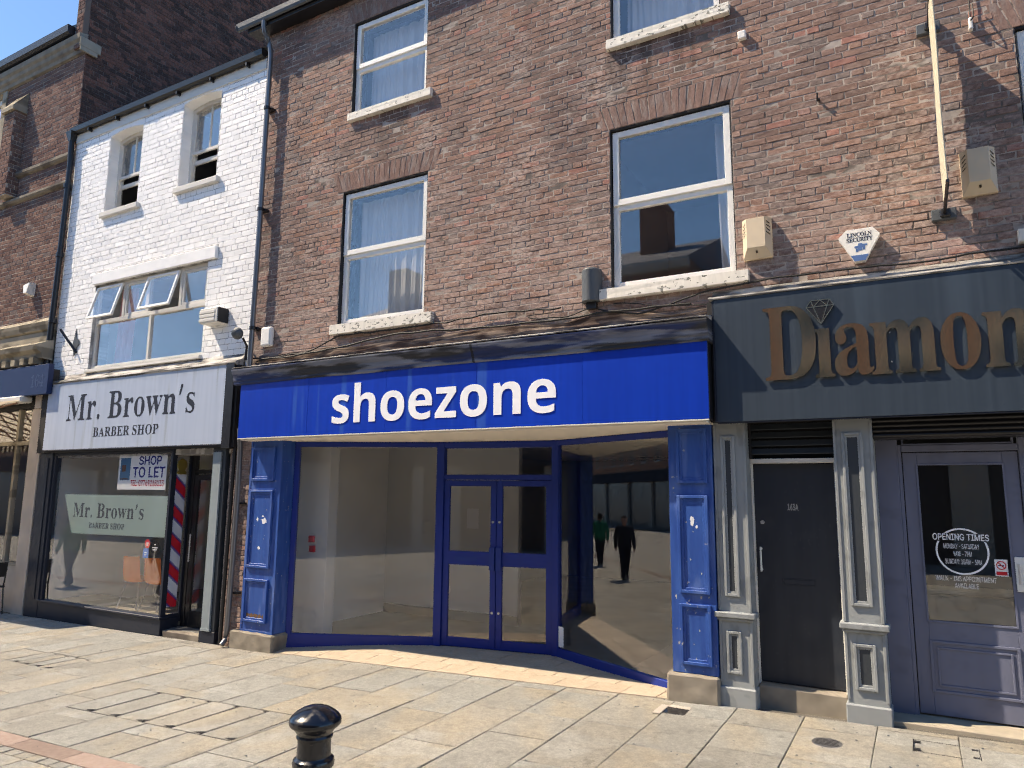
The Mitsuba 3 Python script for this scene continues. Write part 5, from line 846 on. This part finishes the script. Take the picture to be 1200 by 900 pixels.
def shell_chair(x, y, z, rot, label):
    k = thing('chair', label, 'chair'); m = []
    n = 14; prof = [(.22, .45), (.10, .425), (-.08, .42), (-.18, .45), (-.225, .56), (-.245, .74), (-.255, .86)]
    pr = curve([(a, 0, b) for a, b in prof], 22); vs = []; us = np.linspace(-1, 1, n)
    for i, q in enumerate(pr):
        wd = .195-.03*abs(i/21-.45); 
        for u in us: vs.append([q[0]+.05*u*u*(i > 9), u*wd, q[2]+.05*u*u*(i <= 9)])
    vs = np.array(vs); f = np.array([[j*n+i, j*n+i+1, (j+1)*n+i+1, (j+1)*n+i] for j in range(21) for i in range(n-1)]); tr = np.vstack([f[:, [0, 1, 2]], f[:, [0, 2, 3]]])
    sh = cat(trimesh.Trimesh(vs, tr, process=False), trimesh.Trimesh(vs+[0, 0, -.008], tr[:, ::-1], process=False))
    R = trimesh.transformations.rotation_matrix(rot, [0, 0, 1]) @ np.diag([.92, .92, .92, 1.]); R[:3, 3] = [x, y, z]
    part(k, 'seat_shell', sh.apply_transform(R), 'm_orange', smooth=True)
    for a in (-1, 1):
        for b in (-1, 1): part(k, 'leg', tube([(a*.12, b*.14, .42), (a*.23, b*.21, .0)], .011, 8).apply_transform(R), 'm_chrome')
shell_chair(-10.78, .46, -.03, 1.75, 'orange plastic chair in the barber shop window left of the stickers'); shell_chair(-10.26, .47, -.03, 1.70, 'orange plastic chair in the barber shop window below the black sticker')
OT = thing('window_decal', 'white opening times lettering in a circle on the grey barber shop door', 'decal'); y = .306
cir = shapely.Point(.285, 1.355).buffer(.188, 64).difference(shapely.Point(.285, 1.355).buffer(.174, 64)).difference(sbox(0, 1.435, .6, 1.50)); scene[OT] = ply(xz(cir, y, y+.002), 'm_letter_white')
for t, h, a, b, z in (('OPENING TIMES', .045, .082, .478, 1.445), ('MONDAY - SATURDAY', .036, .155, .405, 1.375), ('9AM - 7PM', .036, .222, .35, 1.315), ('SUNDAY: 10AM - 5PM', .036, .160, .415, 1.252), ('WALK - INS APPOINTMENT', .036, .082, .505, 1.115), ('AVAILABLE', .036, .215, .38, 1.06)): part(OT, 'line', text_xz(t, h*1.12, a, b, z, y+.001, .0015, h > .04), 'm_letter_white')
NS = thing('no_smoking_sticker', 'red and white no smoking sticker on the grey barber shop door', 'sticker'); scene[NS] = ply(box(.500, .588, y, y+.0015, 1.172, 1.304, .0004), 'm_poster')
rg = shapely.Point(.544, 1.257).buffer(.034).difference(shapely.Point(.544, 1.257).buffer(.027)).union(shapely.LineString([(.522, 1.28), (.566, 1.234)]).buffer(.004)); part(NS, 'red_ring', xz(rg, y-.0015, y-.0003), 'm_red'); part(NS, 'red_bar', box(.507, .581, y-.0015, y-.0003, 1.180, 1.208, .0003), 'm_red'); part(NS, 'cigarette', box(.525, .563, y-.001, y-.0002, 1.252, 1.259, .0002), 'm_black')
NT = obj('notice', box(-3.79, -3.70, 1.10, 1.104, .02, .25, .0005).apply_transform(trimesh.transformations.rotation_matrix(-.456, [0, 0, 1], [-3.75, 1.10, 0])), 'm_poster', 'small white notice in the bottom corner of the right show window', 'notice')

# ================================================================== STREET THINGS
BX, BY = -2.20, -4.46; bz = float(gz(BX))
BO = thing('bollard', 'glossy black cast iron bollard with a mushroom cap', 'bollard')
scene[BO] = ply(lathe([(0, 0), (.13, 0), (.13, .06), (.115, .09), (.10, .12), (.085, .16), (.078, .30), (.072, .62), (.070, .755), (.075, .760), (.082, .768), (.084, .782), (.080, .795), (.070, .803), (.068, .808), (.066, .845), (.067, .872), (.072, .875), (.0735, .882), (.070, .890), (.0, .890)], [BX, BY, bz-.01], 48), 'm_cast_iron', 30)
part(BO, 'cap', lathe([(0, .8805), (.068, .8805), (.070, .892), (.078, .903), (.085, .912), (.094, .918), (.103, .928), (.105, .938), (.103, .948), (.096, .958), (.080, .972), (.058, .985), (.036, .993), (.015, .996), (.0, .9965)], [BX, BY, bz-.01], 48), 'm_cast_iron', smooth=50)
MH = thing('manhole_cover', 'round dark iron cover set in the paving before the pale grey pilaster', 'manhole cover')
zz = float(gz(-.71)); scene[MH] = ply(lathe([(0, 0), (.095, 0), (.10, .002), (.105, .001), (.107, -.004)], [-.71, -.685, zz+.002], 32), 'm_galvanised', 30)
for i in range(5): part(MH, 'rib', box(-.79+.0*i, -.63, -.745+i*.03, -.738+i*.03, zz+.002, zz+.0045, .0005), 'm_black_matt')
FC = thing('inspection_cover', 'slab filled inspection cover with notched metal corners before the barber shop door', 'cover'); x0, x1, y0, y1 = -.155, .265, -.60, -.32; zz = float(gz(.05))
scene[FC] = ply(ring(x0, x1, 0, 1, .008, 0, .004).apply_transform(np.array([[1, 0, 0, 0], [0, 0, (y1-y0), y0], [0, 1, 0, zz], [0, 0, 0, 1.]])), 'm_black_matt')
for x, yy in ((x0+.03, y0+.05), (x0+.03, y1-.05), (x1-.03, y0+.05), (x1-.03, y1-.05)): part(FC, 'lifting_notch', box(x-.02, x+.02, yy-.02, yy+.02, zz, zz+.0045, .001), 'm_black_matt')
SC = thing('stopcock_cover', 'small square dark metal stopcock cover before the blue right pilaster', 'cover'); zz = float(gz(-1.93))
scene[SC] = ply(box(-2.03, -1.84, -.50, -.32, zz-.004, zz+.004, .002), 'm_cast_iron'); part(SC, 'collar', cat(box(-2.10, -2.031, -.55, -.28, zz-.004, zz+.0055), box(-2.0305, -1.84, -.319, -.25, zz-.004, zz+.0055)), 'm_old_mortar')

LT = thing('litter', 'tiny dark crumbs and grit scattered over the sunlit paving slabs', 'litter'); labels[LT]['kind'] = 'stuff'; g = np.random.default_rng(5); ms = []
for i in range(260):
    x, y = g.uniform(-10, 1.5), -.1-4.6*g.random()**1.6; r = g.uniform(.004, .011); z = float(gz(x))+.003
    ms.append(hull([[x-r, y-r*.6, z], [x+r*1.3, y, z], [x, y+r, z], [x+r*.2, y, z+r*.6], [x-r*.7, y+r*.5, z+r*.3]]))
scene[LT] = ply(cat(*ms), 'm_grey_lamp')

# ================================================================== ACROSS THE STREET (reflected in the glass)
OY = -15.4
def opposite(x0, x1, h, mat, label, cols, rows, chimney=None):
    k = thing('town_building', label, 'building'); g = float(gz((x0+x1)/2))-.1
    holes = []; w = (x1-x0)/cols
    for r in range(rows):
        for c in range(cols):
            cx = x0+(c+.5)*w; zb = 4.3+r*(h-4.4)/rows; holes.append((cx-.55, cx+.55, zb, zb+min(1.7, (h-4.4)/rows-.7)))
    wl = sbox(x0, 3.2, x1, h)
    for a, b, c, d in holes: wl = wl.difference(sbox(a, c, b, d))
    m = xz(wl, OY-.3, OY); part(k, 'wall', m, mat); part(k, 'side_wall', cat(box(x0, x0+.3, OY-9, OY-.301, g, h), box(x1-.3, x1, OY-9, OY-.301, g, h), box(x0, x1, OY-9.3, OY-9, g, h)), mat)
    for a, b, c, d in holes:
        q = hold(k, 'window'); part(q, 'frame', cat(ring(a, b, c, d, .08, OY-.2, OY-.12), box(a+.08, b-.08, OY-.19, OY-.13, (c+d)/2-.04, (c+d)/2+.04)), 'm_opp_white'); part(q, 'pane', sheet(a+.08, b-.08, c+.08, d-.08, OY-.16), 'm_opp_dark'); part(q, 'sill', box(a-.1, b+.1, OY-.1, OY+.08, c-.12, c-.002), 'm_opp_white'); part(q, 'surround', cat(box(a-.16, b+.16, OY+.001, OY+.06, d+.002, d+.28), box(a-.16, a-.002, OY+.001, OY+.05, c, d), box(b+.002, b+.16, OY+.001, OY+.05, c, d)), 'm_opp_cream')
    part(k, 'shop_fascia', box(x0+.15, x1-.15, OY-.1, OY+.2, 2.75, 3.6), 'm_opp_sign' if mat != 'm_opp_cream' else 'm_opp_white'); part(k, 'shop_pier', cat(box(x0, x0+.45, OY-.3, OY+.1, g, 2.749), box(x1-.45, x1, OY-.3, OY+.1, g, 2.749), box((x0+x1)/2-.2, (x0+x1)/2+.2, OY-.3, OY+.05, g, 2.749)), 'm_opp_cream')
    part(k, 'shop_glazing', sheet(x0+.45, x1-.45, g, 2.749, OY-.12), 'm_opp_dark'); part(k, 'cornice', prof_x([(OY, h-.3), (OY+.12, h-.25), (OY+.22, h-.05), (OY+.22, h+.05), (OY, h+.05)], x0, x1), 'm_opp_white')
    part(k, 'roof', hull([[x, y, z] for x in (x0, x1) for y, z in ((OY+.2, h+.06), (OY-4.6, h+2.2), (OY-9.3, h+.06))]), 'm_slate')
    if chimney: part(k, 'chimney', box(chimney-.5, chimney+.5, OY-3.6, OY-2.4, h+.6, h+3.2, .02), mat); 
for a in [(-70, -56, 10.5, 'm_opp_brick', 'brick town building across the street, farthest off down the row', 5, 2, -60), (-56, -43, 7.2, 'm_opp_brick', 'brick town building across the street, second farthest down the row', 4, 1, None), (-43, -32, 7.4, 'm_opp_brick', 'brick town building across the street, third farthest down the row', 4, 1, None), (-32, -22, 7.0, 'm_opp_brick', 'low brick town building across the street, fourth farthest down the row', 4, 1, None), (-22, -13.5, 8.6, 'm_opp_cream', 'cream town building across the street from the white building', 3, 2, -20),
          (-13.5, -6, 9.4, 'm_opp_brick', 'brick town building across the street from the blue shop seen as a reflection', 3, 2, -8), (-6, 1.2, 8.2, 'm_opp_brick', 'brick town building behind the camera reflected in the gold letters', 3, 2, -4.6), (1.2, 9, 9.0, 'm_opp_brick', 'brick town building behind the camera with a chimney reflected in the right upper window', 3, 2, 2.6), (9, 19, 10, 'm_opp_cream', 'cream town building farthest to the right across the street', 4, 2, None)]: opposite(*a)
def person(x, y, head, coat, label, stride=.28):
    """walking figure seen in the shop glass: one body, with clothes and hair over it"""
    k = thing('person', label, 'person'); z0 = float(gz(x)); ca, sa = math.cos(head), math.sin(head)
    Mf = manifold3d.Manifold
    def ball(p, r): return Mf.sphere(r, 20).translate(p)
    def bone(p, q, a, b): return Mf.batch_hull([ball(p, a), ball(q, b)])
    hip, knee, ank = .90, .50, .08
    def legs(e):
        o = []
        for s, sw in ((1, stride), (-1, -stride)):
            K = (sw*.55+.05, s*.095, knee); A = (sw-.04*(sw < 0), s*.09, ank+.04*(sw < 0)); o += [bone((0, s*.09, hip), K, .085+e, .06+e), bone(K, A, .058+e, .042+e)]
        return o
    def arms(e):
        o = []
        for s, sw in ((1, -.18), (-1, .18)): S, E, H = (0, s*.19, 1.40), (sw*.4-.03, s*.25, 1.12), (sw+.06, s*.24, .88); o += [bone(S, E, .055+e, .045+e), bone(E, H, .044+e, .034+e)]
        return o
    def torso(e): return [Mf.batch_hull([ball((0, .13, 1.38), .085+e), ball((0, -.13, 1.38), .085+e), ball((0, .09, 1.10), .095+e), ball((0, -.09, 1.10), .095+e)]), Mf.batch_hull([ball((0, .09, 1.10), .095+e), ball((0, -.09, 1.10), .095+e), ball((0, .085, .93), .10+e), ball((0, -.085, .93), .10+e)])]
    def shape(ps):
        m = sum(ps[1:], ps[0]).refine_to_length(.03).to_mesh(); t = trimesh.Trimesh(m.vert_properties[:, :3], m.tri_verts, process=True); trimesh.smoothing.filter_taubin(t, iterations=8)
        v = t.vertices*.87; t.vertices = np.c_[x+v[:, 0]*ca-v[:, 1]*sa, y+v[:, 0]*sa+v[:, 1]*ca, z0+v[:, 2]]; return t
    headp = [bone((0, 0, 1.42), (.015, 0, 1.53), .055, .05), Mf.batch_hull([ball((.02, 0, 1.64), .088), ball((.035, 0, 1.57), .06), ball((-.02, 0, 1.65), .085)]), bone((.11, 0, 1.60), (.10, 0, 1.63), .015, .012), *[ball((.01, s*.088, 1.61), .022) for s in (-1, 1)]]
    hands = [bone((.24 if s < 0 else -.12, s*.24, .86), (.26 if s < 0 else -.11, s*.235, .79), .032, .028) for s in (1, -1)]
    scene[k] = ply(shape(legs(0)+arms(0)+torso(0)+headp+hands), 'm_skin', True)
    part(k, 'jacket', shape(arms(.014)+torso(.016)), coat, smooth=True); part(k, 'trousers', shape(legs(.012)), 'm_trouser', smooth=True); part(k, 'hair', shape([Mf.batch_hull([ball((-.005, 0, 1.675), .088), ball((-.04, 0, 1.63), .08)])]), 'm_hair', smooth=True)
    for s, sw in ((1, stride), (-1, -stride)): part(k, 'shoe', shape([bone((sw-.02, s*.09, .05+.05*(sw < 0)), (sw+.15, s*.09, .035), .048, .036)]), 'm_shoe', smooth=True)
person(-12.8, -2.29, math.radians(8), 'm_coat', 'person in a dark coat walking, seen in the angled shop pane'); person(-16.6, -2.66, math.radians(185), 'm_green_cloth', 'person in a green top walking away, seen in the angled shop pane')

for k, v in labels.items():
    if '__' in k or 'category' not in v or 'group' in v: continue
    for stem, grp in (('town_building', 'town buildings across the street'), ('banner_bracket', 'brackets of the hanging banner'), ('cable', 'cables along the foot of the brick wall'), ('person', 'people walking in the street'), ('shop_sign', 'sign boards over the shopfronts'), ('alarm_box', 'alarm boxes on the brick wall'), ('sticker', 'stickers on the barber shop glass')):
        if k == stem or (k.startswith(stem+'_') and k[len(stem)+1:].isdigit()): v['group'] = grp
for k in ('chair_001', 'chair_002'): labels[k]['group'] = 'orange chairs in the barber shop window'
